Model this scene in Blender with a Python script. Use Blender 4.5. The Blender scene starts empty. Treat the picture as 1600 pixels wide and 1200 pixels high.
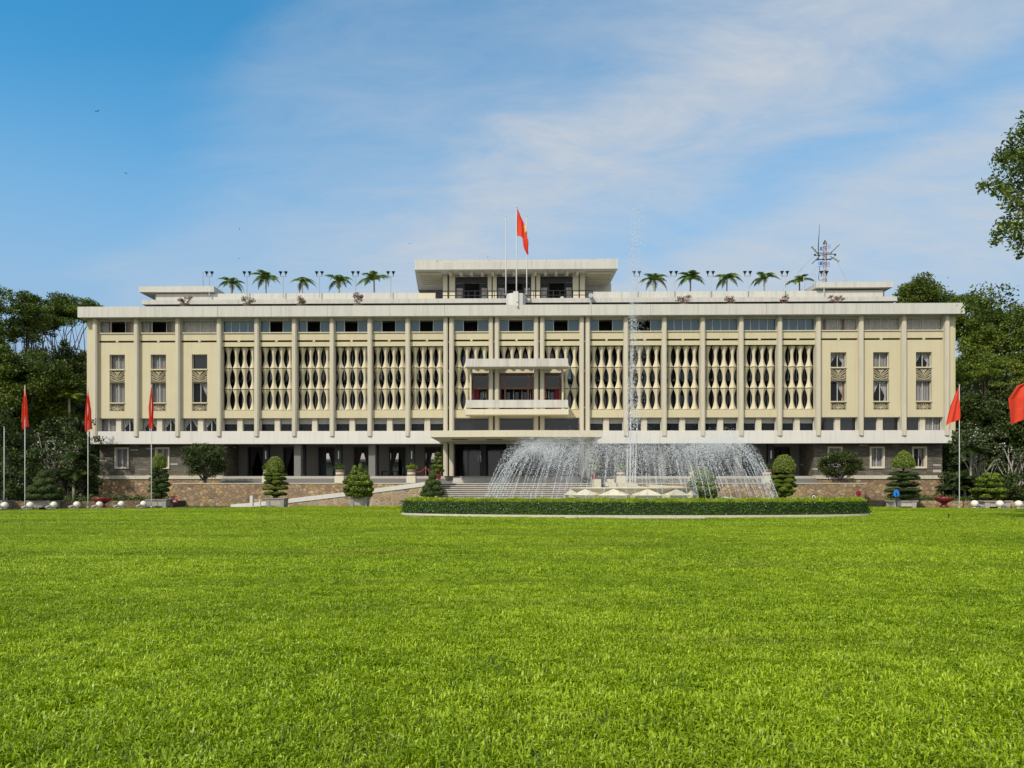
import bpy, math, random
import numpy as np
from mathutils import Vector, Matrix, noise as mnoise
R = math.radians
scn = bpy.context.scene
COL = scn.collection
# ---------------------------------------------------------------- camera
F, CX, HY, EYE = 1180.0, 800.0, 762.0, 1.6      # focal length in photo pixels, centre column, horizon row, eye height
cam_d = bpy.data.cameras.new('camera'); cam = bpy.data.objects.new('camera', cam_d); COL.objects.link(cam)
cam.location = (0, 0, EYE); cam.rotation_euler = (R(90), 0, 0)
cam_d.sensor_fit = 'HORIZONTAL'; cam_d.sensor_width = 36.0; cam_d.lens = F/1600*36
cam_d.shift_y = (HY-600)/1600; cam_d.clip_start = 0.1; cam_d.clip_end = 6000
scn.camera = cam
# ---------------------------------------------------------------- light, sky, exposure
SUN_EL, SUN_AZ = 43.0, 36.0                     # elevation; degrees left of straight behind the camera
world = bpy.data.worlds.new('World'); scn.world = world; world.use_nodes = True
scn.view_settings.view_transform = 'Standard'; scn.view_settings.look = 'None'
scn.view_settings.gamma = 1.0; scn.view_settings.use_curve_mapping = False
scn.view_settings.exposure = 0.4
sd = Vector((-math.sin(R(SUN_AZ))*math.cos(R(SUN_EL)), -math.cos(R(SUN_AZ))*math.cos(R(SUN_EL)), math.sin(R(SUN_EL))))
sun_d = bpy.data.lights.new('sun', 'SUN'); sun = bpy.data.objects.new('sun', sun_d); COL.objects.link(sun)
sun_d.energy = 3.05; sun_d.angle = R(1.5); sun_d.color = (1.0, 0.925, 0.80)
sun.rotation_euler = sd.to_track_quat('Z', 'Y').to_euler(); sun.location = sd*200
SKY_TINT, SKY_HAZE, SKY_CLOUD, SKY_FILL = (.33, 1.28, 1.50), (2.65, 3.72, 5.15), (4.35, 4.7, 5.15), (8.6, 8.5, 8.2)
def build_world():
    nt = world.node_tree; N = nt.nodes; L = nt.links; N.clear()
    out = N.new('ShaderNodeOutputWorld'); bg = N.new('ShaderNodeBackground'); L.new(bg.outputs[0], out.inputs[0])
    bg.inputs[1].default_value = 0.10
    sky = N.new('ShaderNodeTexSky'); sky.sky_type = 'NISHITA'; sky.sun_disc = False
    sky.sun_elevation = R(SUN_EL); sky.sun_rotation = math.atan2(sd.x, sd.y); sky.air_density = 1.0; sky.dust_density = 0.5; sky.ozone_density = 2.0
    def math_(op, a, b=None, clamp=False):
        m = N.new('ShaderNodeMath'); m.operation = op; m.use_clamp = clamp
        for i, x in enumerate((a, b)):
            if x is None: continue
            if isinstance(x, (int, float)): m.inputs[i].default_value = x
            else: L.new(x, m.inputs[i])
        return m.outputs[0]
    def mix_(f, a, b, mode='MIX'):
        m = N.new('ShaderNodeMix'); m.data_type = 'RGBA'; m.blend_type = mode
        for k, x in (('Factor', f), ('A', a), ('B', b)):
            if isinstance(x, (int, float)): m.inputs[k].default_value = x
            elif isinstance(x, tuple): m.inputs[k].default_value = (*x, 1)
            else: L.new(x, m.inputs[k])
        return m.outputs['Result']
    def ramp_(f, stops):
        r = N.new('ShaderNodeValToRGB'); r.color_ramp.interpolation = 'EASE'; L.new(f, r.inputs[0]); e = r.color_ramp.elements
        while len(e) < len(stops): e.new(.5)
        for i, (p, c) in enumerate(stops): e[i].position = p; e[i].color = (c, c, c, 1) if isinstance(c, float) else (*c, 1)
        return r.outputs[0]
    tc = N.new('ShaderNodeTexCoord'); sep = N.new('ShaderNodeSeparateXYZ'); L.new(tc.outputs['Generated'], sep.inputs[0])
    blue = mix_(1.0, sky.outputs[0], SKY_TINT, 'MULTIPLY')
    # milky air: strong near the horizon, gone high up
    hz = N.new('ShaderNodeMapRange'); hz.interpolation_type = 'SMOOTHSTEP'; hz.inputs['From Min'].default_value = .12; hz.inputs['From Max'].default_value = .50; hz.inputs['To Min'].default_value = .95; hz.inputs['To Max'].default_value = 0.0
    L.new(sep.outputs['Z'], hz.inputs['Value'])
    base = mix_(hz.outputs[0], blue, SKY_HAZE)
    # thin high cloud in long bands: the sky direction projected on a plane overhead
    zz = math_('ADD', math_('MAXIMUM', sep.outputs['Z'], 0.0), 0.22)
    cx = math_('DIVIDE', sep.outputs['X'], zz); cy = math_('DIVIDE', sep.outputs['Y'], zz)
    cmb = N.new('ShaderNodeCombineXYZ'); L.new(cx, cmb.inputs[0]); L.new(cy, cmb.inputs[1])
    def noise(scale, rot, sc, det, ro, dist=0.0):
        mp = N.new('ShaderNodeMapping'); mp.inputs['Rotation'].default_value = (0, 0, R(rot)); mp.inputs['Scale'].default_value = (*sc, 1); L.new(cmb.outputs[0], mp.inputs[0])
        n = N.new('ShaderNodeTexNoise'); n.inputs['Scale'].default_value = scale; n.inputs['Detail'].default_value = det; n.inputs['Roughness'].default_value = ro; n.inputs['Distortion'].default_value = dist
        L.new(mp.outputs[0], n.inputs['Vector']); return n.outputs[0]
    w = math_('ADD', math_('MULTIPLY', cx, .744), math_('MULTIPLY', cy, .668))      # distance across the bands
    w = math_('ADD', w, math_('MULTIPLY', math_('SUBTRACT', noise(1.5, 48, (.8, 1.6), 6, .55, .6), .5), .62))
    band = ramp_(math_('DIVIDE', w, 2.2), [(0.0, 0.0), (.20, .03), (.29, .34), (.385, .50), (.485, 1.0), (.57, .78), (.635, .46), (.72, .90), (.86, .85), (1.0, .6)])
    puff = noise(4.2, 48, (.9, 1.9), 12, .68, .5)
    tex = N.new('ShaderNodeMapRange'); tex.inputs['From Min'].default_value = .30; tex.inputs['From Max'].default_value = .66; tex.inputs['To Min'].default_value = .62; tex.inputs['To Max'].default_value = 1.12; L.new(puff, tex.inputs['Value'])
    fac = math_('MULTIPLY', math_('MULTIPLY', band, tex.outputs[0]), .88, True)
    # added veil behind the camera: soft frontal light put into the unseen sky
    fill = N.new('ShaderNodeMapRange'); fill.interpolation_type = 'SMOOTHSTEP'; fill.inputs['From Min'].default_value = -.05; fill.inputs['From Max'].default_value = -.65; fill.inputs['To Max'].default_value = .85
    L.new(sep.outputs['Y'], fill.inputs['Value'])
    L.new(mix_(fill.outputs[0], mix_(fac, base, SKY_CLOUD), SKY_FILL), bg.inputs[0])
build_world()
# ---------------------------------------------------------------- helpers
rng = np.random.default_rng(7); random.seed(11)
ALPHA = R(1.06); CA, SA = math.cos(ALPHA), math.sin(ALPHA); BX, BD = 0.44, 74.0   # the palace stands turned by one degree
def at(px, py, Y): return Vector(((px-CX)*Y/F, Y, EYE+(HY-py)*Y/F))
def gx(px, Y): return (px-CX)*Y/F
def bu(px, v):
    k = (px-CX)/F
    return (k*(BD+v*CA)-BX-v*SA)/(CA+k*SA)
def bz(py, u, v): return EYE+(HY-py)/F*(BD-u*SA+v*CA)
def bw(u, v, z=0): return Vector((BX+u*CA+v*SA, BD-u*SA+v*CA, z))
def link(o, parent=None):
    COL.objects.link(o)
    if parent is not None: o.parent = parent
    return o
def tag(o, label, cat=None, group=None):
    o['label'] = label
    if cat: o['category'] = cat
    if group: o['group'] = group
    return o
def thing(name, label, cat, loc=(0, 0, 0), rz=0, group=None):
    o = bpy.data.objects.new(name, None); o.empty_display_size = 0.3; COL.objects.link(o)
    o.location = loc; o.rotation_euler = (0, 0, rz)
    return tag(o, label, cat, group)
def struct(o, kind='structure'): o['kind'] = kind; return o
def copy_tree(o, parent=None):
    c = o.copy(); COL.objects.link(c)
    if parent is not None: c.parent = parent
    for ch in list(o.children): copy_tree(ch, c)
    return c
class MB:
    def __init__(s): s.v = []; s.f = []; s.m = []
    def add(s, vs, fs, mi=0):
        b = len(s.v); s.v += [tuple(p) for p in vs]; s.f += [tuple(b+i for i in f) for f in fs]; s.m += [mi]*len(fs); return s
    def box(s, x0, x1, y0, y1, z0, z1, mi=0):
        return s.add([(x0,y0,z0),(x1,y0,z0),(x1,y1,z0),(x0,y1,z0),(x0,y0,z1),(x1,y0,z1),(x1,y1,z1),(x0,y1,z1)],
                     [(0,3,2,1),(4,5,6,7),(0,1,5,4),(1,2,6,5),(2,3,7,6),(3,0,4,7)], mi)
    def prism(s, pts, z0, z1, mi=0):            # pts counter-clockwise in xy
        n = len(pts)
        return s.add([(x,y,z0) for x,y in pts]+[(x,y,z1) for x,y in pts],
                     [tuple(range(n-1,-1,-1)), tuple(range(n,2*n))]+[(i,(i+1)%n,n+(i+1)%n,n+i) for i in range(n)], mi)
    def frustum(s, cx, cy, z0, z1, a0, b0, a1, b1, mi=0):   # tapered box: half sizes at bottom / top
        return s.add([(cx-a0,cy-b0,z0),(cx+a0,cy-b0,z0),(cx+a0,cy+b0,z0),(cx-a0,cy+b0,z0),(cx-a1,cy-b1,z1),(cx+a1,cy-b1,z1),(cx+a1,cy+b1,z1),(cx-a1,cy+b1,z1)],
                     [(0,3,2,1),(4,5,6,7),(0,1,5,4),(1,2,6,5),(2,3,7,6),(3,0,4,7)], mi)
    def tube(s, pts, rad, n=6, mi=0, cap=True):
        pts = [Vector(p) for p in pts]
        if not hasattr(rad, '__len__'): rad = [rad]*len(pts)
        vs = []; up = None
        for i, p in enumerate(pts):
            d = (pts[min(i+1,len(pts)-1)]-pts[max(i-1,0)]).normalized()
            if up is None: up = Vector((0,0,1)) if abs(d.z) < .9 else Vector((1,0,0))
            a = d.cross(up)
            if a.length < 1e-4: a = d.cross(Vector((1,0,0)))
            a.normalize(); b = a.cross(d).normalized()
            for k in range(n):
                t = 2*math.pi*k/n; vs.append(p+(a*math.cos(t)+b*math.sin(t))*rad[i])
        fs = [(i*n+k, i*n+(k+1)%n, (i+1)*n+(k+1)%n, (i+1)*n+k) for i in range(len(pts)-1) for k in range(n)]
        if cap: fs += [tuple(range(n-1,-1,-1)), tuple(range((len(pts)-1)*n, len(pts)*n))]
        return s.add(vs, fs, mi)
    def lathe(s, prof, n=20, c=(0,0,0), mi=0):  # prof: (r, z) from bottom to top
        vs = []; m = len(prof)
        for r, z in prof:
            for k in range(n): t = 2*math.pi*k/n; vs.append((c[0]+r*math.cos(t), c[1]+r*math.sin(t), c[2]+z))
        fs = [(i*n+k, i*n+(k+1)%n, (i+1)*n+(k+1)%n, (i+1)*n+k) for i in range(m-1) for k in range(n)]
        fs += [tuple(range(n-1,-1,-1)), tuple(range((m-1)*n, m*n))]
        return s.add(vs, fs, mi)
    def ball(s, c, rx, ry, rz, n=14, m=8, mi=0):
        prof = [(max(math.sin(math.pi*i/m),.01), -math.cos(math.pi*i/m)) for i in range(m+1)]
        vs = [(c[0]+r*rx*math.cos(2*math.pi*k/n), c[1]+r*ry*math.sin(2*math.pi*k/n), c[2]+z*rz) for r, z in prof for k in range(n)]
        fs = [(i*n+k, i*n+(k+1)%n, (i+1)*n+(k+1)%n, (i+1)*n+k) for i in range(m) for k in range(n)]
        return s.add(vs, fs, mi)
    def mesh(s, name, mats, smooth=False):
        me = bpy.data.meshes.new(name); me.from_pydata(s.v, [], s.f); me.update()
        for m in (mats if isinstance(mats, (list, tuple)) else [mats]): me.materials.append(m)
        if any(s.m): me.polygons.foreach_set('material_index', s.m)
        if smooth: me.polygons.foreach_set('use_smooth', [True]*len(me.polygons))
        return me
    def build(s, name, mats, parent=None, smooth=False):
        return link(bpy.data.objects.new(name, s.mesh(name, mats, smooth)), parent)
def np_mesh(name, V, Q, mats, smooth=False, mi=None):
    V = np.asarray(V, np.float32); Q = np.asarray(Q, np.int32); k = Q.shape[1]
    me = bpy.data.meshes.new(name)
    me.vertices.add(len(V)); me.vertices.foreach_set('co', V.ravel())
    me.loops.add(Q.size); me.loops.foreach_set('vertex_index', Q.ravel())
    me.polygons.add(len(Q)); me.polygons.foreach_set('loop_start', np.arange(0, Q.size, k, dtype=np.int32)); me.polygons.foreach_set('loop_total', np.full(len(Q), k, np.int32))
    for m in (mats if isinstance(mats, (list, tuple)) else [mats]): me.materials.append(m)
    if mi is not None: me.polygons.foreach_set('material_index', np.asarray(mi, np.int32))
    if smooth: me.polygons.foreach_set('use_smooth', np.ones(len(Q), bool))
    me.update(calc_edges=True); me.validate()
    return me
# ---------------------------------------------------------------- materials
def _nt(name):
    m = bpy.data.materials.new(name); m.use_nodes = True; nt = m.node_tree
    return m, nt, nt.nodes['Principled BSDF']
def ramp(nt, fac, stops):
    r = nt.nodes.new('ShaderNodeValToRGB'); nt.links.new(fac, r.inputs[0]); e = r.color_ramp.elements
    while len(e) < len(stops): e.new(0.5)
    for i, (p, c) in enumerate(stops): e[i].position = p; e[i].color = (*c, 1)
    return r.outputs[0]
def mapped(nt, scale=(1,1,1), world_pos=False):
    if world_pos:
        g = nt.nodes.new('ShaderNodeNewGeometry'); src = g.outputs['Position']
    else:
        t = nt.nodes.new('ShaderNodeTexCoord'); src = t.outputs['Object']
    m = nt.nodes.new('ShaderNodeMapping'); m.inputs['Scale'].default_value = scale; nt.links.new(src, m.inputs[0]); return m.outputs[0]
def noise_(nt, vec, scale, detail=5, rough=.6):
    n = nt.nodes.new('ShaderNodeTexNoise'); n.inputs['Scale'].default_value = scale; n.inputs['Detail'].default_value = detail; n.inputs['Roughness'].default_value = rough
    nt.links.new(vec, n.inputs['Vector']); return n.outputs[0]
def mixc(nt, fac, a, b, mode='MIX'):
    m = nt.nodes.new('ShaderNodeMix'); m.data_type = 'RGBA'; m.blend_type = mode
    for k, x in (('Factor', fac), ('A', a), ('B', b)):
        if isinstance(x, (int, float)): m.inputs[k].default_value = x
        elif isinstance(x, tuple): m.inputs[k].default_value = (*x, 1)
        else: nt.links.new(x, m.inputs[k])
    return m.outputs['Result']
def bump(nt, b, h, strength, dist=.02):
    n = nt.nodes.new('ShaderNodeBump'); n.inputs['Strength'].default_value = strength; n.inputs['Distance'].default_value = dist
    nt.links.new(h, n.inputs['Height']); nt.links.new(n.outputs[0], b.inputs['Normal'])
def plaster(name, c, dirt=(.35,.30,.22), amt=.35, rough=.85, streak=True):
    m, nt, b = _nt(name); p = mapped(nt)
    n1 = noise_(nt, p, .6, 6); n2 = noise_(nt, p, 14, 3)
    base = mixc(nt, n1, tuple(x*.93 for x in c), tuple(min(x*1.06,1) for x in c))
    if streak:
        s = noise_(nt, mapped(nt, (2.6, 2.6, .14)), 1.3, 7, .68)
        s = ramp(nt, s, [(.47,(0,0,0)),(.76,(1,1,1))])
        base = mixc(nt, mixc(nt, amt, (0,0,0), s), base, dirt)
    nt.links.new(base, b.inputs['Base Color']); b.inputs['Roughness'].default_value = rough
    b.inputs['Specular IOR Level'].default_value = .25
    bump(nt, b, n2, .25, .01)
    return m
def simple(name, c, rough=.6, metal=0.0, spec=.5, var=.12, scale=6):
    m, nt, b = _nt(name); n1 = noise_(nt, mapped(nt), scale, 4)
    nt.links.new(mixc(nt, n1, tuple(x*(1-var) for x in c), tuple(min(x*(1+var),1) for x in c)), b.inputs['Base Color'])
    b.inputs['Roughness'].default_value = rough; b.inputs['Metallic'].default_value = metal; b.inputs['Specular IOR Level'].default_value = spec
    return m
def glass(name, c, alpha, rough=.06):
    m, nt, b = _nt(name); b.inputs['Base Color'].default_value = (*c, 1); b.inputs['Roughness'].default_value = rough; b.inputs['Alpha'].default_value = alpha
    b.inputs['Specular IOR Level'].default_value = .6
    n = noise_(nt, mapped(nt), 1.1, 2); bump(nt, b, n, .06, .05)
    return m
def rubble(name, scale, cols, grout=(.16,.12,.085), rot=0):
    m, nt, b = _nt(name); t = nt.nodes.new('ShaderNodeTexCoord'); mp = nt.nodes.new('ShaderNodeMapping'); nt.links.new(t.outputs['Object'], mp.inputs[0])
    mp.inputs['Scale'].default_value = (1, 1, 1.35); mp.inputs['Rotation'].default_value = (0, R(rot), 0)
    d = nt.nodes.new('ShaderNodeTexNoise'); d.inputs['Scale'].default_value = 1.6; nt.links.new(mp.outputs[0], d.inputs['Vector'])
    vec = mixc(nt, .16, mp.outputs[0], d.outputs['Color'])
    v = nt.nodes.new('ShaderNodeTexVoronoi'); v.inputs['Scale'].default_value = scale; nt.links.new(vec, v.inputs['Vector'])
    e = nt.nodes.new('ShaderNodeTexVoronoi'); e.feature = 'DISTANCE_TO_EDGE'; e.inputs['Scale'].default_value = scale; nt.links.new(vec, e.inputs['Vector'])
    sp = nt.nodes.new('ShaderNodeSeparateColor'); nt.links.new(v.outputs['Color'], sp.inputs[0])
    c = ramp(nt, sp.outputs[0], [(i/(len(cols)-1), k) for i, k in enumerate(cols)])
    fine = noise_(nt, mp.outputs[0], 9, 6); c = mixc(nt, .55, c, mixc(nt, fine, (.35,.33,.3), (1.25,1.2,1.1)), 'MULTIPLY')
    g = ramp(nt, e.outputs['Distance'], [(.02,(0,0,0)),(.07,(1,1,1))])
    nt.links.new(mixc(nt, g, grout, c), b.inputs['Base Color']); b.inputs['Roughness'].default_value = .85
    bump(nt, b, g, .7, .04)
    return m
def slate(name):
    m, nt, b = _nt(name); t = nt.nodes.new('ShaderNodeTexCoord'); mp = nt.nodes.new('ShaderNodeMapping'); nt.links.new(t.outputs['Object'], mp.inputs[0])
    mp.inputs['Rotation'].default_value = (R(90), 0, 0)
    sx = nt.nodes.new('ShaderNodeSeparateXYZ'); nt.links.new(t.outputs['Object'], sx.inputs[0])
    ad = nt.nodes.new('ShaderNodeMath'); nt.links.new(sx.outputs[0], ad.inputs[0]); nt.links.new(sx.outputs[1], ad.inputs[1])
    cb = nt.nodes.new('ShaderNodeCombineXYZ'); nt.links.new(ad.outputs[0], cb.inputs[0]); nt.links.new(sx.outputs[2], cb.inputs[1])
    k = nt.nodes.new('ShaderNodeTexBrick'); nt.links.new(cb.outputs[0], k.inputs['Vector'])
    k.inputs['Scale'].default_value = 1; k.inputs['Brick Width'].default_value = .55; k.inputs['Row Height'].default_value = .13; k.inputs['Mortar Size'].default_value = .012; k.offset_frequency = 2; k.inputs['Bias'].default_value = -.35
    k.inputs['Color1'].default_value = (.095,.085,.064,1); k.inputs['Color2'].default_value = (.20,.18,.14,1); k.inputs['Mortar'].default_value = (.035,.032,.028,1)
    vn = nt.nodes.new('ShaderNodeTexWhiteNoise'); fl = nt.nodes.new('ShaderNodeVectorMath'); fl.operation = 'FLOOR'
    ms = nt.nodes.new('ShaderNodeVectorMath'); ms.operation = 'MULTIPLY'; ms.inputs[1].default_value = (1/.8, 1/.13, 1); nt.links.new(cb.outputs[0], ms.inputs[0]); nt.links.new(ms.outputs[0], fl.inputs[0]); nt.links.new(fl.outputs[0], vn.inputs[0])
    w = ramp(nt, vn.outputs[0], [(.972,(0,0,0)),(.978,(1,1,1))])
    c = mixc(nt, w, k.outputs[0], (.42,.40,.35))
    n = noise_(nt, mapped(nt), 3, 6); c = mixc(nt, .6, c, mixc(nt, n, (.5,.5,.5), (1.3,1.3,1.25)), 'MULTIPLY')
    nt.links.new(c, b.inputs['Base Color']); b.inputs['Roughness'].default_value = .8; bump(nt, b, k.outputs[1], .5, -.02)
    return m
def leafmat(name, stops, transl=.35, rough=.5, noise_scale=.5, spec=.3):
    m, nt, b = _nt(name)
    g = nt.nodes.new('ShaderNodeNewGeometry'); n = noise_(nt, g.outputs['Position'], noise_scale, 3)
    mt = nt.nodes.new('ShaderNodeMath'); mt.operation = 'MULTIPLY_ADD'; nt.links.new(g.outputs['Random Per Island'], mt.inputs[0]); mt.inputs[1].default_value = .55
    m2 = nt.nodes.new('ShaderNodeMath'); m2.operation = 'MULTIPLY_ADD'; nt.links.new(n, m2.inputs[0]); m2.inputs[1].default_value = 1.1; m2.inputs[2].default_value = -.32
    nt.links.new(m2.outputs[0], mt.inputs[2])
    c = ramp(nt, mt.outputs[0], stops)
    nt.links.new(c, b.inputs['Base Color']); b.inputs['Roughness'].default_value = rough; b.inputs['Specular IOR Level'].default_value = spec
    tr = nt.nodes.new('ShaderNodeBsdfTranslucent'); nt.links.new(c, tr.inputs[0])
    mx = nt.nodes.new('ShaderNodeMixShader'); mx.inputs[0].default_value = transl
    nt.links.new(b.outputs[0], mx.inputs[1]); nt.links.new(tr.outputs[0], mx.inputs[2]); nt.links.new(mx.outputs[0], nt.nodes['Material Output'].inputs[0])
    return m
M = {}
M['yellow'] = plaster('cream_yellow_render', (.51,.455,.305), (.34,.29,.18), .30)
M['beige'] = plaster('beige_concrete', (.505,.462,.365), (.24,.2,.15), .4)
M['lattice'] = plaster('cream_stone_lattice', (.56,.50,.355), (.36,.28,.16), .3)
M['fascia'] = plaster('off_white_fascia', (.505,.49,.445), (.26,.24,.21), .5)
M['white'] = plaster('white_paint', (.585,.565,.525), (.38,.35,.30), .4)
M['cream'] = plaster('cream_paint', (.56,.51,.39), (.4,.33,.22), .3)
M['balcony'] = plaster('grey_white_concrete', (.50,.475,.43), (.2,.18,.15), .6)
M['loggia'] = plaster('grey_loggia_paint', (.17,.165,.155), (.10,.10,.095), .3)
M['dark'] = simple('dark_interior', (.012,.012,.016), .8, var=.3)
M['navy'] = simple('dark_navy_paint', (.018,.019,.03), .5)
M['slate'] = slate('dark_slate_bricks')
M['rubble'] = rubble('ochre_rubble_stone', 3.1, [(.16,.105,.07),(.36,.235,.105),(.23,.155,.095),(.42,.30,.145),(.20,.14,.10),(.46,.37,.22)])
M['rubble2'] = rubble('pale_jointed_stone', 1.9, [(.20,.14,.10),(.38,.26,.14),(.30,.25,.18),(.44,.33,.2)], (.38,.33,.25))
M['glass_blue'] = glass('blue_tinted_glass', (.06,.13,.18), .84)
M['glass'] = glass('window_glass', (.03,.035,.045), .14)
M['glass_dark'] = glass('dark_glass', (.012,.014,.018), .78)
M['alu'] = simple('window_aluminium', (.52,.53,.52), .45)
M['curtain'] = simple('grey_curtain', (.66,.62,.58), .9, var=.2, scale=3)
M['curtain_rose'] = simple('rust_curtain', (.36,.19,.10), .9)
M['curtain_dark'] = simple('dark_drape', (.05,.042,.045), .9)
M['curtain_grey'] = simple('dim_grey_curtain', (.33,.31,.30), .9, var=.2, scale=3)
M['sheer'] = simple('pale_sheer_curtain', (.52,.50,.47), .9)
M['relief'] = simple('carved_stone', (.37,.32,.21), .85, var=.3, scale=14)
M['relief_shade'] = simple('carved_stone_shade', (.05,.042,.03), .9)  # recess shade between the ribs put into the stone colour
M['wood'] = simple('red_brown_wood', (.19,.075,.045), .45, scale=3)
M['red_curtain'] = simple('crimson_curtain', (.30,.03,.05), .9)
M['iron'] = simple('black_iron', (.02,.02,.022), .5, .3)
M['steel'] = simple('grey_metal', (.42,.44,.45), .4, .5)
M['polewhite'] = simple('pole_paint', (.42,.42,.40), .5)
M['asphalt'] = simple('asphalt', (.06,.06,.058), .9, var=.3)
M['paving'] = simple('grey_paving', (.26,.25,.23), .9, var=.2)
M['step'] = plaster('pale_step_stone', (.47,.445,.41), (.22,.19,.16), .5)
M['soil'] = simple('planting_bed_soil', (.05,.04,.028), .95, var=.4)
M['marble'] = plaster('grey_marble', (.40,.36,.31), (.25,.22,.2), .4)
M['granite'] = simple('grey_granite', (.25,.24,.225), .7, var=.2)
M['terracotta'] = simple('brown_glazed_pot', (.20,.14,.10), .4)
M['redpot'] = simple('red_glazed_pot', (.20,.016,.02), .35)
M['brass'] = simple('brass', (.5,.3,.1), .35, .8)
M['rope'] = simple('red_rope', (.35,.02,.03), .8)
M['bark'] = simple('bark', (.10,.078,.055), .9, var=.35, scale=5)
M['bark_pale'] = simple('pale_branch_bark', (.30,.27,.23), .9, var=.3)
M['palm_trunk'] = simple('palm_trunk', (.28,.25,.20), .9, var=.25)
M['lampglass'] = simple('white_lamp_glass', (.75,.75,.72), .4)
# ================================================================ the palace
palace = thing('palace_building', 'long four-storey cream palace with stone lattice screens, tall pillars and a flat roof', 'palace', (BX, BD, 0), -ALPHA)
def pleats(u0, u1, z0, z1, v, n, amp=.05):
    m = MB(); k = n*4; vs = []
    for i in range(k+1):
        u = u0+(u1-u0)*i/k; w = v+amp*math.sin(i*math.pi/2+.6*math.sin(i*.37))+amp*.4*math.sin(i*.9)
        vs += [(u, w, z0), (u, w-.01, z1)]
    m.add(vs, [(2*i, 2*i+2, 2*i+3, 2*i+1) for i in range(k)]); return m
def drape(u0, u1, z0, z1, v, side):              # tied-back curtain: wide at the top, gathered at one side
    m = MB(); w = u1-u0; h = z1-z0; n = 10; k = 8; vs = []
    for i in range(n+1):
        t = i/n; z = z1-h*t
        e = w*(1-.78*min(1, t/.72)**1.25) if t < .72 else w*(.22+.16*(t-.72)/.28)
        for j in range(k+1):
            s = j/k; x = u0+e*s if side < 0 else u1-e*s
            vs.append((x, v+.04*math.sin(s*k*1.6+t), z))
    fs = [(i*(k+1)+j, i*(k+1)+j+1, (i+1)*(k+1)+j+1, (i+1)*(k+1)+j) for i in range(n) for j in range(k)]
    m.add(vs, fs); return m
def frame_mb(u0, u1, z0, z1, v, t=.05, d=.08, mull=(), mi=0):
    m = MB(); m.box(u0, u1, v, v+d, z1-t, z1); m.box(u0, u1, v, v+d, z0, z0+t)
    m.box(u0, u0+t, v, v+d, z0+t, z1-t); m.box(u1-t, u1, v, v+d, z0+t, z1-t)
    for x in mull: m.box(x-t*.5, x+t*.5, v, v+d, z0+t, z1-t)
    return m
def win(u0, u1, z0, z1, v, style, parent=None):
    parent = parent or palace; w = u1-u0; h = z1-z0; mid = (u0+u1)/2
    mull = {'blue4': [u0+w*i/4 for i in (1,2,3)], 'open': [u0+w*.27, u0+w*.68], 'curtain_open': [u0+w*.30, u0+w*.70], 'curtain4': [u0+w*i/3 for i in (1,2)], 'wide': [], 'blind': [], 'dark': [], 'drape_wide': [mid]}.get(style, [mid])
    f = frame_mb(u0, u1, z0, z1, v, .045, .08, mull).build('window', M['alu'], parent)
    def pane(a, b, mt): MB().box(a, b, v+.03, v+.05, z0+.03, z1-.03).build('pane', M[mt], f)
    if style == 'blue4':
        pane(u0+.02, u1-.02, 'glass_blue'); pleats(u0+.05, u1-.05, z0+.02, z1-.05, v+.3, 16).build('curtain', M['curtain'], f)
    elif style == 'open':
        pane(u0+.02, mull[0], 'glass_blue'); pane(mull[1], u1-.02, 'glass_blue')
        pleats(u0+.04, mull[0], z0, z1-.05, v+.3, 4).build('curtain', M['curtain'], f); pleats(mull[1], u1-.04, z0, z1-.05, v+.3, 4).build('curtain', M['curtain'], f)
    elif style == 'curtain_open':
        pane(u0+.02, mull[0], 'glass'); pane(mull[1], u1-.02, 'glass')
        pleats(u0+.03, mull[0]-w*.08, z0, z1-.05, v+.2, 4).build('curtain', M['sheer'], f); pleats(mull[1]+w*.1, u1-.03, z0, z1-.05, v+.2, 4).build('curtain', M['sheer'], f)
        pleats(mull[0]-w*.08, mull[0], z0, z1-.05, v+.16, 2).build('curtain', M['curtain_rose'], f); pleats(mull[1]+w*.01, mull[1]+w*.1, z0, z1-.05, v+.16, 2).build('curtain', M['curtain_rose'], f)
    elif style in ('curtain', 'curtain4', 'curtain_rust'):
        pane(u0+.02, u1-.02, 'glass'); n = max(5, int(w*3.4))
        pleats(u0+.03, u1-.03, z0, z1-.04, v+.2, n).build('curtain', M['curtain' if z0 > 16 else 'curtain_grey'], f)
        if style == 'curtain_rust':
            for a in (.12, .62): pleats(u0+w*a, u0+w*(a+.07), z0, z1-.04, v+.13, 2).build('curtain', M['curtain_rose'], f)
    elif style in ('drape', 'drape_wide'):
        pane(u0+.02, u1-.02, 'glass')
        drape(u0+.03, mid, z0+.02, z1-.04, v+.2, -1).build('curtain', M['sheer'], f); drape(mid, u1-.03, z0+.02, z1-.04, v+.2, 1).build('curtain', M['sheer'], f)
    elif style == 'half':
        pane(u0+.02, u1-.02, 'glass'); drape(mid, u1-.03, z0+.02, z1-.04, v+.2, 1).build('curtain', M['sheer'], f); pleats(u1-w*.16, u1-.03, z0, z1-.05, v+.15, 2).build('curtain', M['curtain_rose'], f)
    elif style == 'blind':
        pane(u0+.02, u1-.02, 'glass'); MB().box(u0+.05, u1-.05, v+.16, v+.18, z0+h*.58, z1-.05).build('roller_blind', M['curtain'], f)
    elif style == 'wide':
        pane(u0+.02, u1-.02, 'glass_dark'); MB().box(u0+.05, u1-.05, v+.16, v+.18, z0+h*.55, z1-.05).build('roller_blind', M['sheer'], f)
    else: pane(u0+.02, u1-.02, 'glass_dark')
    return f
P = [1.93,2.51,6.40,6.98,10.72,14.46,18.20,21.94,25.68,29.42,33.55,37.68,41.81]
PIL = sorted([-p for p in P]+P); HWD = .215
bays = [(a+HWD, b-HWD) for a, b in zip(PIL, PIL[1:]) if b-a > 1]          # 21 bays from left to right
VW = .42                                         # wall plane; the stone fins stand a little deeper
VL = .60
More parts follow.
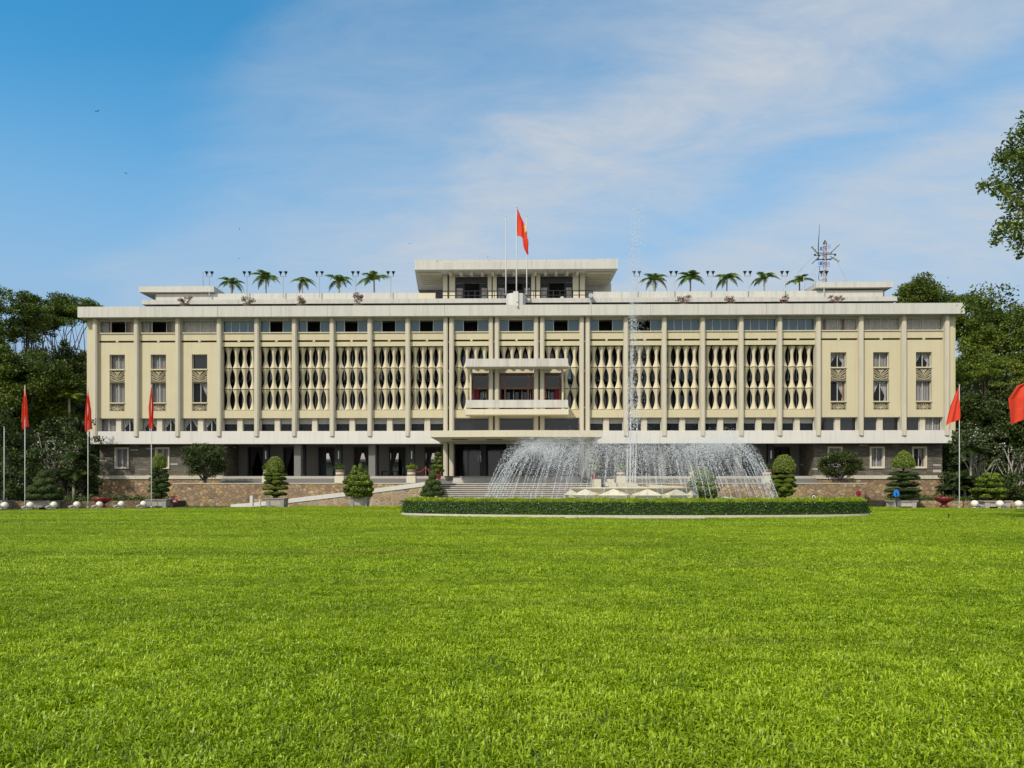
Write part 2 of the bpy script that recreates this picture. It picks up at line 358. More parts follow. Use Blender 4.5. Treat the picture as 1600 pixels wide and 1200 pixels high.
# --- roof slab with fascia joints
m = MB()
jo = [-43.2,-29.3,-24.0,-18.5,-7.0,7.3,13.0,17.6,24.2,29.6,43.2]
for a, b in zip(jo, jo[1:]): m.box(a+.012, b-.012, -.5, .1, 18.36, 19.40)
m.box(-43.18, 43.18, .1, 22, 18.37, 19.30)
m.build('roof_slab', M['fascia'], palace)
MB().box(-41.5, 42.5, .4, 21.5, 19.30, 19.52).build('roof_membrane', M['dark'], palace)
# --- pillars (26), each a part; a slightly narrower nosing runs down its front
for i, p in enumerate(PIL):
    inner = abs(p) < 7.2
    m = MB(); zb = 2.75 if abs(p) > 6 and inner else (6.68 if not inner else 6.68)
    m.box(p-HWD, p+HWD, .06, .9 if not inner else 1.15, zb, 18.36)
    m.box(p-HWD*.62, p+HWD*.62, 0, .06, zb, 18.36)
    m.build('pillar', M['beige'], palace)
for s in (-1, 1):                                # dark joint between the paired pillars
    for a, b in ((1.93, 2.51), (6.40, 6.98)):
        lo, hi = sorted((s*(a+HWD), s*(b-HWD)))
        m = MB(); m.box(lo, hi, .7, .9, 2.8 if a > 6 else 6.7, 18.34)
        m.build('pillar_joint', M['dark'], palace)
        for z in (15.9, 9.4, 13.0): MB().box(lo, hi, .3, .65, z, z+.18).build('joint_spacer', M['beige'], palace)
# --- side walls, side fins, back wall, floor slabs and dark core
m = MB()
for s in (-1, 1):
    a, b = sorted((s*42.65, s*42.0)); m.box(a, b, VW, 20, 7.2, 18.36)
    a, b = sorted((s*(41.81+HWD), s*42.0)); m.box(a, b, VW, VW+.2, 7.2, 18.355)
    for v in (3.2, 6.2, 9.2, 12.2, 15.2, 18.2): a, b = sorted((s*42.65, s*42.95)); m.box(a, b, v-.2, v+.2, 6.7, 18.35)
    a, b = sorted((s*42.65, s*42.85)); m.box(a, b, VW+.1, VW+.55, 6.7, 18.35)
m.box(-42.0, 42.0, 19.7, 20, 6.35, 18.36)
m.build('side_wall', M['yellow'], palace)
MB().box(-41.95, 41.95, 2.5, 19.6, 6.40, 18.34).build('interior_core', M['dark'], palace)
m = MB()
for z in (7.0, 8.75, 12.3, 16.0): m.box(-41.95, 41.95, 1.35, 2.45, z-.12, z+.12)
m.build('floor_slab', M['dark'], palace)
# --- white band over the ground floor
m = MB(); m.box(-42.3, 42.3, .15, 1.15, 5.94, 7.19); m.box(-42.3, -41.9, 1.15, 20, 5.94, 7.19); m.box(41.9, 42.3, 1.15, 20, 5.94, 7.19); m.build('white_band', M['white'], palace)
# --- frieze, sill, spandrel, slotted beam per bay
for i, (a, b) in enumerate(bays):
    fr, sp, lo_, dk = MB(), MB(), MB(), MB()
    fr.box(a, b, VW, VW+.3, 18.2, 18.36); fr.box(a, b, VW-.1, VW+.3, 16.9, 17.0)
    sp.box(a, b, VW, VW+.3, 16.22, 16.9)
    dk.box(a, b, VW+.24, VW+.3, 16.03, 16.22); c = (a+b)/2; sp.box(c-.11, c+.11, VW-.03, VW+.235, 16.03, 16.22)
    if 3 <= i <= 17:
        sp.box(a, b, VW, VW+.3, 15.6, 16.03); lo_.box(a, b, VW, VW+.5, 8.5, 9.27); lo_.build('lower_spandrel', M['yellow'], palace)
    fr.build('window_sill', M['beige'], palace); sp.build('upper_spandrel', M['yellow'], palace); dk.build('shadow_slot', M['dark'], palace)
# --- top and lower window rows
tops = ['curtain_open','curtain_open','curtain','blue4','open','open','open','open','open','open','open','open','open','open','blue4','blue4','blue4','blue4','curtain_rust','curtain','curtain']
for i, (a, b) in enumerate(bays): win(a, b, 17.0, 18.2, VW+.2, tops[i])
lows = {0: ('curtain','drape_wide'), 1: ('drape_wide','drape_wide'), 2: ('drape_wide','drape_wide'), 18: ('dark','dark'), 19: ('dark','dark'), 20: ('dark','curtain')}
for i, (a, b) in enumerate(bays):
    c = (a+b)/2
    if 9 <= i <= 11: win(a, b, 7.19, 8.5, VW+.4, 'wide')
    else:
        MB().box(c-.26, c+.26, VW+.25, VW+.7, 7.19, 8.5).build('window_pier', M['beige'], palace); s = lows.get(i, ('blind','blind'))
        win(a, c-.26, 7.19, 8.5, VW+.4, s[0]); win(c+.26, b, 7.19, 8.5, VW+.4, s[1])
# --- outer bays: plain wall with two tall windows and two carved panels
def relief_mesh(kind):
    m = MB(); w, h = .76, .59 if kind == 0 else .36
    m.box(-w, w, .06, .12, -h, h, 1)
    for a, b, c, d in ((-w, w, h-.05, h), (-w, w, -h, -h+.05)): m.box(a, b, 0, .06, c, d)
    for a, b in ((-w, -w+.04), (w-.04, w)): m.box(a, b, 0, .06, -h+.05, h-.05)
    def rib(pts, r=.045): m.tube([(x, .045, z) for x, z in pts], r, 5)
    if kind == 0:
        for k in range(4):
            s = .16+.17*k
            rib([(-.70, .50-.27*k+.05), (-.70+.35+.02*k, .22-.24*k*.9), (-.12, -.02-.14*k), (0, -.05-.15*k)][0:4]); rib([(.70, .50-.27*k+.05), (.35-.02*k, .22-.24*k*.9), (.12, -.02-.14*k), (0, -.05-.15*k)])
        for k in range(3): rib([(-.30+.09*k, .46), (-.12+.03*k, .30-.09*k), (0, .24-.10*k)]); rib([(.30-.09*k, .46), (.12-.03*k, .30-.09*k), (0, .24-.10*k)])
        m.ball((0, .05, .33), .09, .05, .1)
        for s in (-1, 1):
            for k in range(3): rib([(s*.2, -.5+.02*k), (s*(.36+.1*k), -.42+.06*k), (s*.66, -.46+.2*k)], .035)
    else:
        for k in range(9):
            t = math.pi*(k+.5)/9; rib([(.12*math.cos(t), -.2+.1*math.sin(t)), (.40*math.cos(t)*1.1, -.2+.32*math.sin(t)), (.62*math.cos(t), -.16+.44*math.sin(t))], .035)
        m.ball((0, .05, -.2), .13, .05, .1)
        for s in (-1, 1): rib([(s*.22, -.28), (s*.45, -.2), (s*.55, -.02), (s*.42, .08), (s*.34, -.02)], .035); rib([(s*.6, .25), (s*.66, .1), (s*.68, -.25)], .03)
    return m.mesh('carved_panel', [M['relief'], M['relief_shade']])
rel = [relief_mesh(0), relief_mesh(1)]
ws = {0:('curtain','curtain'),1:('curtain','curtain'),2:('dark','half'),18:('drape','half'),19:('curtain','drape'),20:('drape','curtain')}
for i in (0,1,2,18,19,20):
    a, b = bays[i]; c = (a+b)/2; h = .77; za, zb = 8.5, 16.03; wall = MB()
    wall.box(a, c-h, VW, VW+.45, za, zb); wall.box(c+h, b, VW, VW+.45, za, zb); wall.box(c-h, c+h, VW, VW+.45, za, 9.2); wall.box(c-h, c+h, VW, VW+.45, 14.84, zb)
    wall.box(c-h, c+h, VW+.2, VW+.45, 9.2, 10.0); wall.box(c-h, c+h, VW+.2, VW+.45, 12.1, 13.3)
    wall.box(c-h-.03, c+h+.03, VW-.06, VW+.45, 13.28, 13.40); wall.box(c-h-.03, c+h+.03, VW-.06, VW+.45, 9.96, 10.07)
    wall.build('outer_wall', M['yellow'], palace)
    for kind, z in ((0, 12.68), (1, 9.57)):
        o = link(bpy.data.objects.new('carved_panel', rel[kind]), palace); o.location = (c, VW+.03, z)
    win(c-h, c+h, 13.40, 14.84, VW+.3, ws[i][0]); win(c-h, c+h, 10.07, 12.05, VW+.3, ws[i][1])
# --- lattice screens: rows of hour-glass stone fins, one screen per bay, one child per row
def fin(m, c, hw, z0, z1):
    n = 12; vs = []
    for i in range(n+1):
        t = 2*i/n-1; k = abs(t)**1.9; w = hw*(.35+.65*k); fw = hw*(.15+.14*k); d = .13+.15*k
        z = z0+(z1-z0)*i/n; vs += [(c-w, VL+.34, z), (c-fw, VL+.34-d, z), (c, VL+.30-d, z), (c+fw, VL+.34-d, z), (c+w, VL+.34, z), (c+w*.8, VL+.46, z), (c-w*.8, VL+.46, z)]
    q = 7; fs = [(i*q+k, i*q+(k+1)%q, (i+1)*q+(k+1)%q, (i+1)*q+k) for i in range(n) for k in range(q)]
    m.add(vs, fs+[tuple(range(q-1,-1,-1)), tuple(range(n*q, n*q+q))])
for i in range(3, 18):
    gl = MB(); mul = MB()
    a, b = bays[i]; pitch = (b-a)/4; scr = None
    for r in range(3):
        z1 = 15.53-2.09*r; z0 = z1-2.01; m = MB()
        for k in range(4):
            if r > 0 and ((i == 10) or (i == 9 and k > 1) or (i == 11 and k < 2)): continue
            fin(m, a+pitch*(k+.5), pitch*.485, z0, z1)
        if not m.v: continue
        if scr is None: scr = m.build('lattice_screen', M['lattice'], palace)
        else: m.build('lattice_row', M['lattice'], scr)
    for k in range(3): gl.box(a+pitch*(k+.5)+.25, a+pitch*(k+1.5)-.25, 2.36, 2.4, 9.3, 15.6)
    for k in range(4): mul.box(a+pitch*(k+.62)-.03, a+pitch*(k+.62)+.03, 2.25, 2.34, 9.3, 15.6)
    mul.build('mullion', M['steel'], gl.build('corridor_glazing', M['glass_blue' if i in (6,9,11,14) else 'glass_dark'], palace))  # bluer glass in some bays: lighter reflections put into the pane colour
# --- central balcony with its roof, doors and side cheeks
bal = MB(); bal.box(-4.85, 4.95, -1.7, -1.5, 9.26, 10.0); bal.box(-4.85, -4.65, -1.5, .02, 9.26, 10.0); bal.box(4.75, 4.95, -1.5, .02, 9.26, 10.0)
bal = bal.build('balcony', M['balcony'], palace)
m = MB(); m.box(-4.9, 5.0, -1.75, .02, 8.60, 9.12)
for x in (-4.6, -2.6, -2.0, 2.0, 2.6, 4.6): m.box(x-.13, x+.13, -1.6, -1.35, 9.12, 9.26)
m.build('balcony_slab', M['cream'], bal)
MB().box(-4.85, 4.95, -1.7, .02, 13.2, 13.96).build('balcony_roof', M['balcony'], bal)
for s in (-1, 1): a, b = sorted((s*4.45, s*4.62)); MB().box(a, b, .25, 1.3, 9.27, 13.2).build('balcony_side_wall', M['cream'], bal)
MB().box(-4.4, 4.4, .95, 1.3, 13.0, 13.45).build('door_head', M['cream'], bal)
def balc_door(u0, u1, mulls, tr):
    f = frame_mb(u0, u1, 9.27, 13.0, 1.15, .16, .12, mulls); f.box(u0+.16, u1-.16, 1.17, 1.25, tr, tr+.18)
    f = f.build('balcony_door', M['wood'], palace)
    MB().box(u0+.1, u1-.1, 1.2, 1.22, tr+.1, 12.9).build('pane', M['glass_dark'], f); return f
balc_door(-1.71, 1.71, (-1.15, 1.15), 11.4)
for s in (-1, 1):
    a, b = sorted((s*2.73, s*4.4)); f = balc_door(a, b, (), 11.4)
    e = (a+.16, a+.62) if s < 0 else (b-.62, b-.16)
    pleats(e[0], e[1], 9.3, 11.4, 1.45, 3).build('curtain', M['red_curtain'], f)
for x in (-3.35, -3.15, 2.95, 3.2): MB().box(x-.05, x+.05, 1.9, 2.0, 10.6, 11.3).build('wall_lamp', M['sheer'], palace)
# --- ground floor: slate end blocks with windows
for s in (-1, 1):
    wins = [bays[j] for j in ((0,1,2) if s < 0 else (18,19,20))]; m = MB(); a, b = sorted((s*29.42, s*42.0)); v0 = 1.3
    xs = [a]; cs = [(x+y)/2 for x, y in wins]
    for c in cs: xs += [c-.72, c+.72]
    xs.append(b)
    for k in range(0, len(xs), 2): m.box(xs[k], xs[k+1], v0, v0+.4, 2.81, 6.3)
    for c in cs: m.box(c-.72, c+.72, v0, v0+.4, 2.81, 3.5); m.box(c-.72, c+.72, v0, v0+.4, 5.66, 6.3)
    e0, e1 = sorted((s*29.42, s*29.82)); m.box(e0, e1, v0+.4, 6.0, 2.81, 6.3)
    e0, e1 = sorted((s*41.6, s*42.0)); m.box(e0, e1, v0+.4, 19.9, 2.81, 6.3)
    m.build('slate_wall', M['slate'], palace)
    MB().box(a+.4 if s > 0 else a+.42, b-.42, v0+1.6, v0+1.7, 2.81, 6.3).build('interior_core', M['dark'], palace)
    for c in cs:
        f = frame_mb(c-.72, c+.72, 3.5, 5.66, v0-.1, .15, .35).build('stone_window_surround', M['cream'], palace)
        win(c-.57, c+.57, 3.65, 5.51, v0+.12, 'half' if (s > 0 and c > 38) else 'curtain')
    MB().box(a if s > 0 else a-.2, b+.2 if s > 0 else b, .95, 1.75, 2.46, 2.81).build('stone_coping', M['beige'], palace)
    MB().box(a, b, 1.05, 1.7, -.2, 2.46).build('rubble_base', M['rubble'], palace)
# --- loggia
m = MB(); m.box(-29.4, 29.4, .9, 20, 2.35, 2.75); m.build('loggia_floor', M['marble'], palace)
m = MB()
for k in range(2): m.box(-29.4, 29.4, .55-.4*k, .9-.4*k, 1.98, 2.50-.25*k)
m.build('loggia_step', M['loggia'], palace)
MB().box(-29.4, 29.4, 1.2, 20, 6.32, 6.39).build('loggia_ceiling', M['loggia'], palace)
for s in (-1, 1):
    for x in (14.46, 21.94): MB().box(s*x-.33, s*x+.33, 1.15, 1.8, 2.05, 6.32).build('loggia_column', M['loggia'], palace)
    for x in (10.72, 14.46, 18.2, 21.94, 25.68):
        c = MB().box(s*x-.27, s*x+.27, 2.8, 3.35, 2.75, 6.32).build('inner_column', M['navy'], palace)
        MB().box(s*x-.05, s*x+.05, 2.72, 2.8, 4.55, 5.35).build('wall_lamp', M['lampglass'], c)
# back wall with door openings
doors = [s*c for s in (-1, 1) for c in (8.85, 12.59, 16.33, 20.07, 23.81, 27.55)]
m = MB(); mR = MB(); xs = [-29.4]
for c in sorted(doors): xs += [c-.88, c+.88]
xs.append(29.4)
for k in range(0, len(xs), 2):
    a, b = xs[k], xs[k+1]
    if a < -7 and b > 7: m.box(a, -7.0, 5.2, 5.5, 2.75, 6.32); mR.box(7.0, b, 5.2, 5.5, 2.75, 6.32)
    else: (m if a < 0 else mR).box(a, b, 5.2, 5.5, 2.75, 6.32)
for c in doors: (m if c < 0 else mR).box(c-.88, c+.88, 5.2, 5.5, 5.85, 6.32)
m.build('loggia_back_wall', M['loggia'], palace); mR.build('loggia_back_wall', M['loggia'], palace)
for c in doors:
    f = frame_mb(c-.88, c+.88, 2.75, 5.85, 5.15, .12, .3).build('loggia_door', M['navy'], palace)
    drape(c-.76, c, 2.8, 5.75, 5.6, -1).build('curtain', M['curtain_dark'], f); drape(c, c+.76, 2.8, 5.75, 5.6, 1).build('curtain', M['curtain_dark'], f)
# inner rooms: dark back wall, open to the rear court behind three of the left doors
m = MB(); m.box(-41.9, -24, 13.0, 13.3, 2.75, 6.32); m.box(-7.2, 41.9, 13.0, 13.3, 2.75, 6.32); m.box(-24, -7.2, 13.0, 13.3, 5.6, 6.32)
m.box(-24.2, -24, 13.3, 19.9, 2.75, 6.32); m.box(-7.2, -7, 5.5, 19.9, 2.75, 6.32)
for x in (-18.6, -13.6): m.box(x-.2, x+.2, 13.0, 13.4, 2.75, 5.6)
m.build('inner_room_wall', M['dark'], palace)
# --- portico: glass doors, dark columns, lamps
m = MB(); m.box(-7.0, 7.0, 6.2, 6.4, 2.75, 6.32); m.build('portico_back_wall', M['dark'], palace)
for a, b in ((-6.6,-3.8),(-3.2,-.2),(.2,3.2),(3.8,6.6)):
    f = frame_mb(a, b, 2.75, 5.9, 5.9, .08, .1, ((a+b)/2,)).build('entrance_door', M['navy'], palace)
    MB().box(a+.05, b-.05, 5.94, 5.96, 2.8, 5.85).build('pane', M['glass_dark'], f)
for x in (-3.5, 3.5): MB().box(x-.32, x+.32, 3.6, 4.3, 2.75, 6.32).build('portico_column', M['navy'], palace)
for x, z in ((-3.95,4.3),(-3.75,4.6),(-3.7,4.2),(2.3,4.4),(2.5,4.3),(2.8,4.55),(3.0,4.4),(3.2,4.6)):
    m = MB(); m.tube([(x, 3.2, z), (x, 3.2, z+.7)], .045, 8); m.build('pendant_lamp', M['lampglass'], palace)
pts = [(-7.6, -6.9), (.35, -7.35), (7.75, -6.9), (7.6, .14), (-7.6, .14)]
can = MB(); can.prism(pts, 6.10, 6.68); can = can.build('entrance_canopy', M['cream'], palace)
for x in (-5.2, -2.0, 1.2, 4.4): MB().box(x-.75, x+.75, -4.2, -3.9, 6.02, 6.10).build('canopy_light', M['loggia'], can)
for x in (-4.3, -2.7, .6, 2.2, 3.9, 5.5): MB().tube([(x, -.6, 6.68), (x, -.6, 7.15)], .03, 6).build('canopy_rail_post', M['lampglass'], can)
# --- roof levels
m = MB(); m.box(-39.1, 38.9, 4.0, 5.2, bz(473, 0, 4), bz(466, 0, 4)); m.box(-38.7, 38.5, 5.2, 20, 20.75, 21.3); m.build('roof_terrace_slab', M['fascia'], palace)
MB().box(-38, 38, 4.6, 19.5, 19.3, 20.7).build('roof_plinth', M['dark'], palace)
zp0, zp1 = 21.36, bz(456.5, 0, 6)
m = MB(); m.box(-38.6, bu(655, 6), 6.0, 6.25, zp0, zp1); m.build('roof_parapet', M['fascia'], palace); m = MB(); m.box(bu(926, 6), 38.4, 6.0, 6.25, zp0, zp1); m.build('roof_parapet', M['fascia'], palace)
MB().box(bu(653, 6.1), bu(681, 6.1), 5.9, 6.3, 21.36, bz(457.5, 0, 6)).build('parapet_block', M['cream'], palace)
for s, (pa, pb) in ((-1, (217, 334)), (1, (1275, 1395))):
    a, b = bu(pa, 5.6), bu(pb, 5.6)
    r = MB(); r.box(a, b, 5.6, 15, bz(453.5 if s < 0 else 451.5, 0, 5.6), bz(444.5 if s < 0 else 443, 0, 5.6)); r = r.build('corner_pavilion', M['fascia'], palace)
    MB().box(a+1.2, b-.4, 6.6, 14, 21.3, bz(454, 0, 6.6)).build('pavilion_wall', M['cream'], r)
# --- penthouse
pv = 9.8
r0, r1 = bu(648, 8), bu(965.5, 8); zb, zt = bz(420.5, 0, 8), bz(405, 0, 8)
pent = MB(); pent.prism([(r0, 8), (r1, 8), (r1-.3, 17), (r0-.9, 17)], zb, zt-.25)
pent.box(r0, r0+2.4, 8, 8.3, zt-.25, zt); pent.box(r1-2.2, r1, 8, 8.3, zt-.25, zt); pent.box(r0+2.4, r1-2.2, 8.12, 8.4, zt-.25, zt-.02)
pent = pent.build('rooftop_pavilion', M['fascia'], palace)
for k in range(6):
    v = 8.9+k*.85
    for a, b in ((r0+.2, bu(690, v)), (bu(918, v), r1-.4)): MB().box(a, b, v, v+.25, zb-.28, zb).build('soffit_beam', M['cream'], pent)
for px in (704, 720.5, 737, 753.5, 770, 787, 803, 836, 852.5, 869, 886, 902): x = bu(px, 9); MB().box(x-.16, x+.16, 8.6, pv-.1, zb-.32, zb).build('soffit_beam', M['cream'], pent)
zf = 21.3
for a, b in ((692,699),(702,711),(762,768),(770,776),(830,836),(838,844),(895,904),(906,914)):
    MB().box(bu(a, pv), bu(b, pv), pv, pv+.5, zf, zb).build('pavilion_column', M['cream'], pent)
for a, b in ((699,702),(768,770),(836,838),(904,906)): MB().box(bu(a, pv), bu(b, pv), pv+.3, pv+.45, zf, zb).build('column_joint', M['loggia'], pent)
for a, b in ((655,692),(914,945)): MB().box(bu(a, 16.6), bu(b, 16.6), 16.4, 16.7, zf, zb).build('pavilion_back_wall', M['loggia'], pent)
for a, b in ((711,762),(776,830),(844,895)):
    u0, u1 = bu(a, pv), bu(b, pv); w = u1-u0
    f = frame_mb(u0, u1, zf, zb-.3, pv+.15, .08, .12, (u0+w*.27, u0+w*.76)); f.box(u0, u1, pv+.13, pv+.3, zb-.9, zb-.3); f = f.build('glazed_front', M['iron'], pent)
    MB().box(u0, u0+w*.27, pv+.2, pv+.22, zf, zb-.9).build('pane', M['glass'], f); MB().box(u0+w*.76, u1, pv+.2, pv+.22, zf, zb-.9).build('pane', M['glass'], f)
    pleats(u0+.1, u0+w*.22, zf, zb-1.4, pv+.6, 3).build('curtain', M['curtain'], f); pleats(u0+w*.8, u1-.1, zf, zb-1.4, pv+.6, 3).build('curtain', M['curtain'], f)
MB().box(bu(692, pv+.7), bu(914, pv+.7), pv+3.9, pv+4.2, zf, zb).build('pavilion_room', M['dark'], pent)
MB().box(bu(915, 14), bu(955, 14), 14, 16, zf, bz(443, 0, 14)).build('roof_block', M['fascia'], palace)
# railing in front of the penthouse
m = MB(); a, b = bu(681, 5.4), bu(926, 5.4)
for z in (bz(454.5, 0, 5.4), bz(461.5, 0, 5.4)): m.tube([(a, 5.4, z), (b, 5.4, z)], .045, 5)
for k in range(25): x = a+(b-a)*k/24; m.tube([(x, 5.4, 21.3), (x, 5.4, bz(454.5, 0, 5.4))], .03 if k % 2 else .05, 5)
m.build('roof_railing', M['iron'], palace)
# ================================================================ ground
LCX, LCY, LR = 3.0, 0.6, 66.0                     # the round lawn
M['lawn_soil'] = simple('lawn_soil', (.07,.095,.012), .95, var=.35, scale=3)
def disc(name, cx, cy, r, z, mat, n=160, kind='structure'):
    m = MB(); m.add([(cx+r*math.cos(2*math.pi*i/n), cy+r*math.sin(2*math.pi*i/n), z) for i in range(n)], [tuple(range(n))])
    return struct(m.build(name, mat), kind)
m = MB(); m.add([(-3000,-3000,-.12),(3000,-3000,-.12),(3000,3000,-.12),(-3000,3000,-.12)], [(0,1,2,3)])
M['ground'] = simple('park_ground', (.05,.07,.022), .95, var=.4, scale=.4)
struct(m.build('ground', M['ground']))
disc('road', LCX, LCY, LR+2.2, -.06, M['asphalt'])
disc('lawn', LCX, LCY, LR, 0.0, M['lawn_soil'])
TF = 69.0                                         # front of the terrace
m = MB(); m.box(-31.6, 31.6, TF-BD+.5, 1.0, -.1, 1.985); o = m.build('driveway', M['paving']); o.location = (BX, BD, 0); o.rotation_euler.z = -ALPHA; struct(o)
# ================================================================ terrace walls, ramps, steps
def pal_thing(name, label, cat, group=None): return thing(name, label, cat, (BX, BD, 0), -ALPHA, group)
tv = TF-BD
M['riser'] = plaster('brown_step_riser', (.17,.14,.115), (.1,.085,.07), .5)
t = pal_thing('terrace_wall', 'long ochre rubble stone terrace wall in front of the palace loggia', 'wall')
m = MB(); m.box(-31.6, -7.3, tv, tv+.5, -.1, 1.96); m.box(7.3, 31.6, tv, tv+.5, -.1, 1.96); m.box(-31.6, -31.1, tv+.5, 1.0, -.1, 1.96); m.box(31.1, 31.6, tv+.5, 1.0, -.1, 1.96)
m.build('stone_face', M['rubble'], t)
m = MB(); m.box(-31.65, -7.3, tv-.04, tv+.54, 1.96, 2.03); m.box(7.3, 31.65, tv-.04, tv+.54, 1.96, 2.03); m.build('wall_cap', M['beige'], t)
for s, lab in ((-1, 'sloping drive ramp with white kerb rising left of the entrance steps'), (1, 'sloping drive ramp with white kerb right of the entrance steps behind the fountain')):
    r = pal_thing('drive_ramp', lab, 'ramp', 'drive ramps')
    N_ = 14; m = MB(); c = MB(); vs = []
    prof = [(-25.2+(25.2-7.9)*i/N_, .03+2.0*(max(0, (i/N_))**1.12)) for i in range(N_+1)]
    v0 = tv-2.6
    for (x0, z0), (x1, z1) in zip(prof, prof[1:]):
        a, b = ((x0, x1) if s < 0 else (-x1, -x0)); za, zb_ = ((z0, z1) if s < 0 else (z1, z0))
        m.add([(a,v0,-.1),(b,v0,-.1),(b,v0+.4,-.1),(a,v0+.4,-.1),(a,v0,max(za-.3,-.05)),(b,v0,max(zb_-.3,-.05)),(b,v0+.4,max(zb_-.3,-.05)),(a,v0+.4,max(za-.3,-.05))],
              [(0,3,2,1),(4,5,6,7),(0,1,5,4),(1,2,6,5),(2,3,7,6),(3,0,4,7)])
        c.add([(a,v0-.06,za-.3),(b,v0-.06,zb_-.3),(b,v0+.46,zb_-.3),(a,v0+.46,za-.3),(a,v0-.06,za+.08),(b,v0-.06,zb_+.08),(b,v0+.46,zb_+.08),(a,v0+.46,za+.08)],
              [(0,3,2,1),(4,5,6,7),(0,1,5,4),(1,2,6,5),(2,3,7,6),(3,0,4,7)])
    m.build('ramp_wall', M['rubble2'], r); c.build('ramp_kerb', M['white'], r)
    d = MB()
    for (x0, z0), (x1, z1) in zip(prof, prof[1:]):
        a, b = ((x0, x1) if s < 0 else (-x1, -x0)); za, zb_ = ((z0, z1) if s < 0 else (z1, z0))
        d.add([(a,v0+.47,za-.06),(b,v0+.47,zb_-.06),(b,tv-.01,zb_-.06),(a,tv-.01,za-.06)], [(0,1,2,3)])
    d.build('ramp_deck', M['paving'], r)
st = pal_thing('entrance_steps', 'wide flight of pale stone steps up to the entrance canopy', 'steps')
m = MB(); n = 11
for k in range(n): z1 = 2.0*(n-k)/n; m.box(-6.9, 6.9, tv+.5-.30*(k+1), tv+.5-.30*k+.04, -.1, z1-.075)
m.build('riser', M['riser'], st)
for k in range(n): z1 = 2.0*(n-k)/n; MB().box(-6.9, 6.9, tv+.5-.30*(k+1)-.05, tv+.5-.30*k-.052, z1-.073, z1).build('tread', M['step'], st)
for s in (-1, 1): MB().box(s*7.2-.3, s*7.2+.3, tv-2.9, tv-.2, -.1, 2.35).build('stair_pier', M['cream'], st)
up = MB()
for k in range(3): up.box(-6.2, 6.2, .1-.32*(k+1), .1-.32*k, 1.97, 2.75-.2*(k+1)+.02)
up.build('upper_step', M['step'], st)
# low walls with planting at both ends of the lawn edge
for s, lab in ((-1, 'low rubble wall of the planting bed left of the palace'), (1, 'low rubble wall of the planting bed right of the palace')):
    xs = [gx(20, 60), gx(85, 61), gx(150, 62.5), gx(235, 64.5), gx(262, 66)] if s < 0 else [gx(1392, 66), gx(1420, 64.8), gx(1480, 63.3), gx(1540, 62.2), gx(1600, 61), gx(1640, 60)]
    ys = [59.6, 60.8, 62.3, 64.6, 66.3] if s < 0 else [66.3, 65.0, 63.4, 62.4, 61.2, 60.2]
    w = MB()
    for (x0, y0), (x1, y1) in zip(zip(xs, ys), list(zip(xs, ys))[1:]):
        w.add([(x0,y0,-.1),(x1,y1,-.1),(x1,y1+.35,-.1),(x0,y0+.35,-.1),(x0,y0,.5),(x1,y1,.5),(x1,y1+.35,.5),(x0,y0+.35,.5)], [(0,3,2,1),(4,5,6,7),(0,1,5,4),(1,2,6,5),(2,3,7,6),(3,0,4,7)])
    tag(w.build('garden_wall', M['rubble']), lab, 'wall', 'garden walls')
    b = MB(); pts = list(zip(xs, [y+.36 for y in ys])); far = [(xs[-1]+ (0 if s<0 else 6), 80), (xs[0]-(6 if s<0 else 0), 80)]
    b.prism(pts+far, -.1, .42); struct(b.build('planting_bed', M['soil']))
# ================================================================ foliage tools
LM = {}
M['bark_dark'] = simple('dark_bark', (.055,.043,.03), .9, var=.35, scale=5)
def gr(k): return [tuple(c) for c in k]
LM['tree'] = leafmat('tree_leaves', [(0.05, (0.029, 0.048, 0.008)), (0.45, (0.077, 0.116, 0.014)), (0.75, (0.147, 0.187, 0.02)), (1, (0.25, 0.267, 0.032))], .25, .5, .25)
LM['tree2'] = leafmat('olive_tree_leaves', [(0.05, (0.035, 0.059, 0.008)), (0.45, (0.093, 0.137, 0.017)), (0.75, (0.152, 0.201, 0.024)), (1, (0.232, 0.28, 0.041))], .25, .5, .25)
LM['tree3'] = leafmat('yellow_green_leaves', [(0.05, (0.041, 0.068, 0.006)), (0.45, (0.12, 0.165, 0.013)), (0.8, (0.2, 0.24, 0.022)), (1, (0.268, 0.301, 0.032))], .3, .5, .3)
LM['dark'] = leafmat('dark_shrub_leaves', [(0.05, (0.02, 0.031, 0.007)), (0.5, (0.043, 0.068, 0.013)), (1, (0.109, 0.136, 0.028))], .2, .5, .6)
LM['hedge'] = leafmat('hedge_leaves', [(0.05, (0.018, 0.044, 0.006)), (0.5, (0.048, 0.11, 0.011)), (1, (0.113, 0.2, 0.021))], .25, .4, 1.5)
LM['shoot'] = leafmat('young_hedge_shoots', [(0.05, (0.121, 0.207, 0.01)), (0.5, (0.305, 0.411, 0.015)), (1, (0.527, 0.598, 0.037))], .35, .45, 1.5)
LM['topiary'] = leafmat('topiary_leaves', [(0.05, (0.055, 0.095, 0.007)), (0.5, (0.177, 0.249, 0.017)), (1, (0.353, 0.404, 0.034))], .25, .5, 2)
LM['dome'] = leafmat('bright_topiary_leaves', [(0.05, (0.072, 0.109, 0.009)), (0.5, (0.189, 0.239, 0.023)), (1, (0.304, 0.334, 0.043))], .25, .5, 2)
LM['pine'] = leafmat('dark_pine_leaves', [(0.05, (0.03, 0.054, 0.011)), (0.5, (0.073, 0.119, 0.022)), (1, (0.154, 0.202, 0.036))], .2, .5, 2)
LM['bonsai'] = leafmat('bonsai_leaves', [(0.05, (0.044, 0.082, 0.007)), (0.5, (0.155, 0.224, 0.014)), (1, (0.376, 0.408, 0.034))], .25, .5, 2)
LM['palm'] = leafmat('palm_fronds', [(0.05, (0.036, 0.077, 0.008)), (0.5, (0.107, 0.176, 0.015)), (1, (0.288, 0.33, 0.038))], .3, .4, 1)
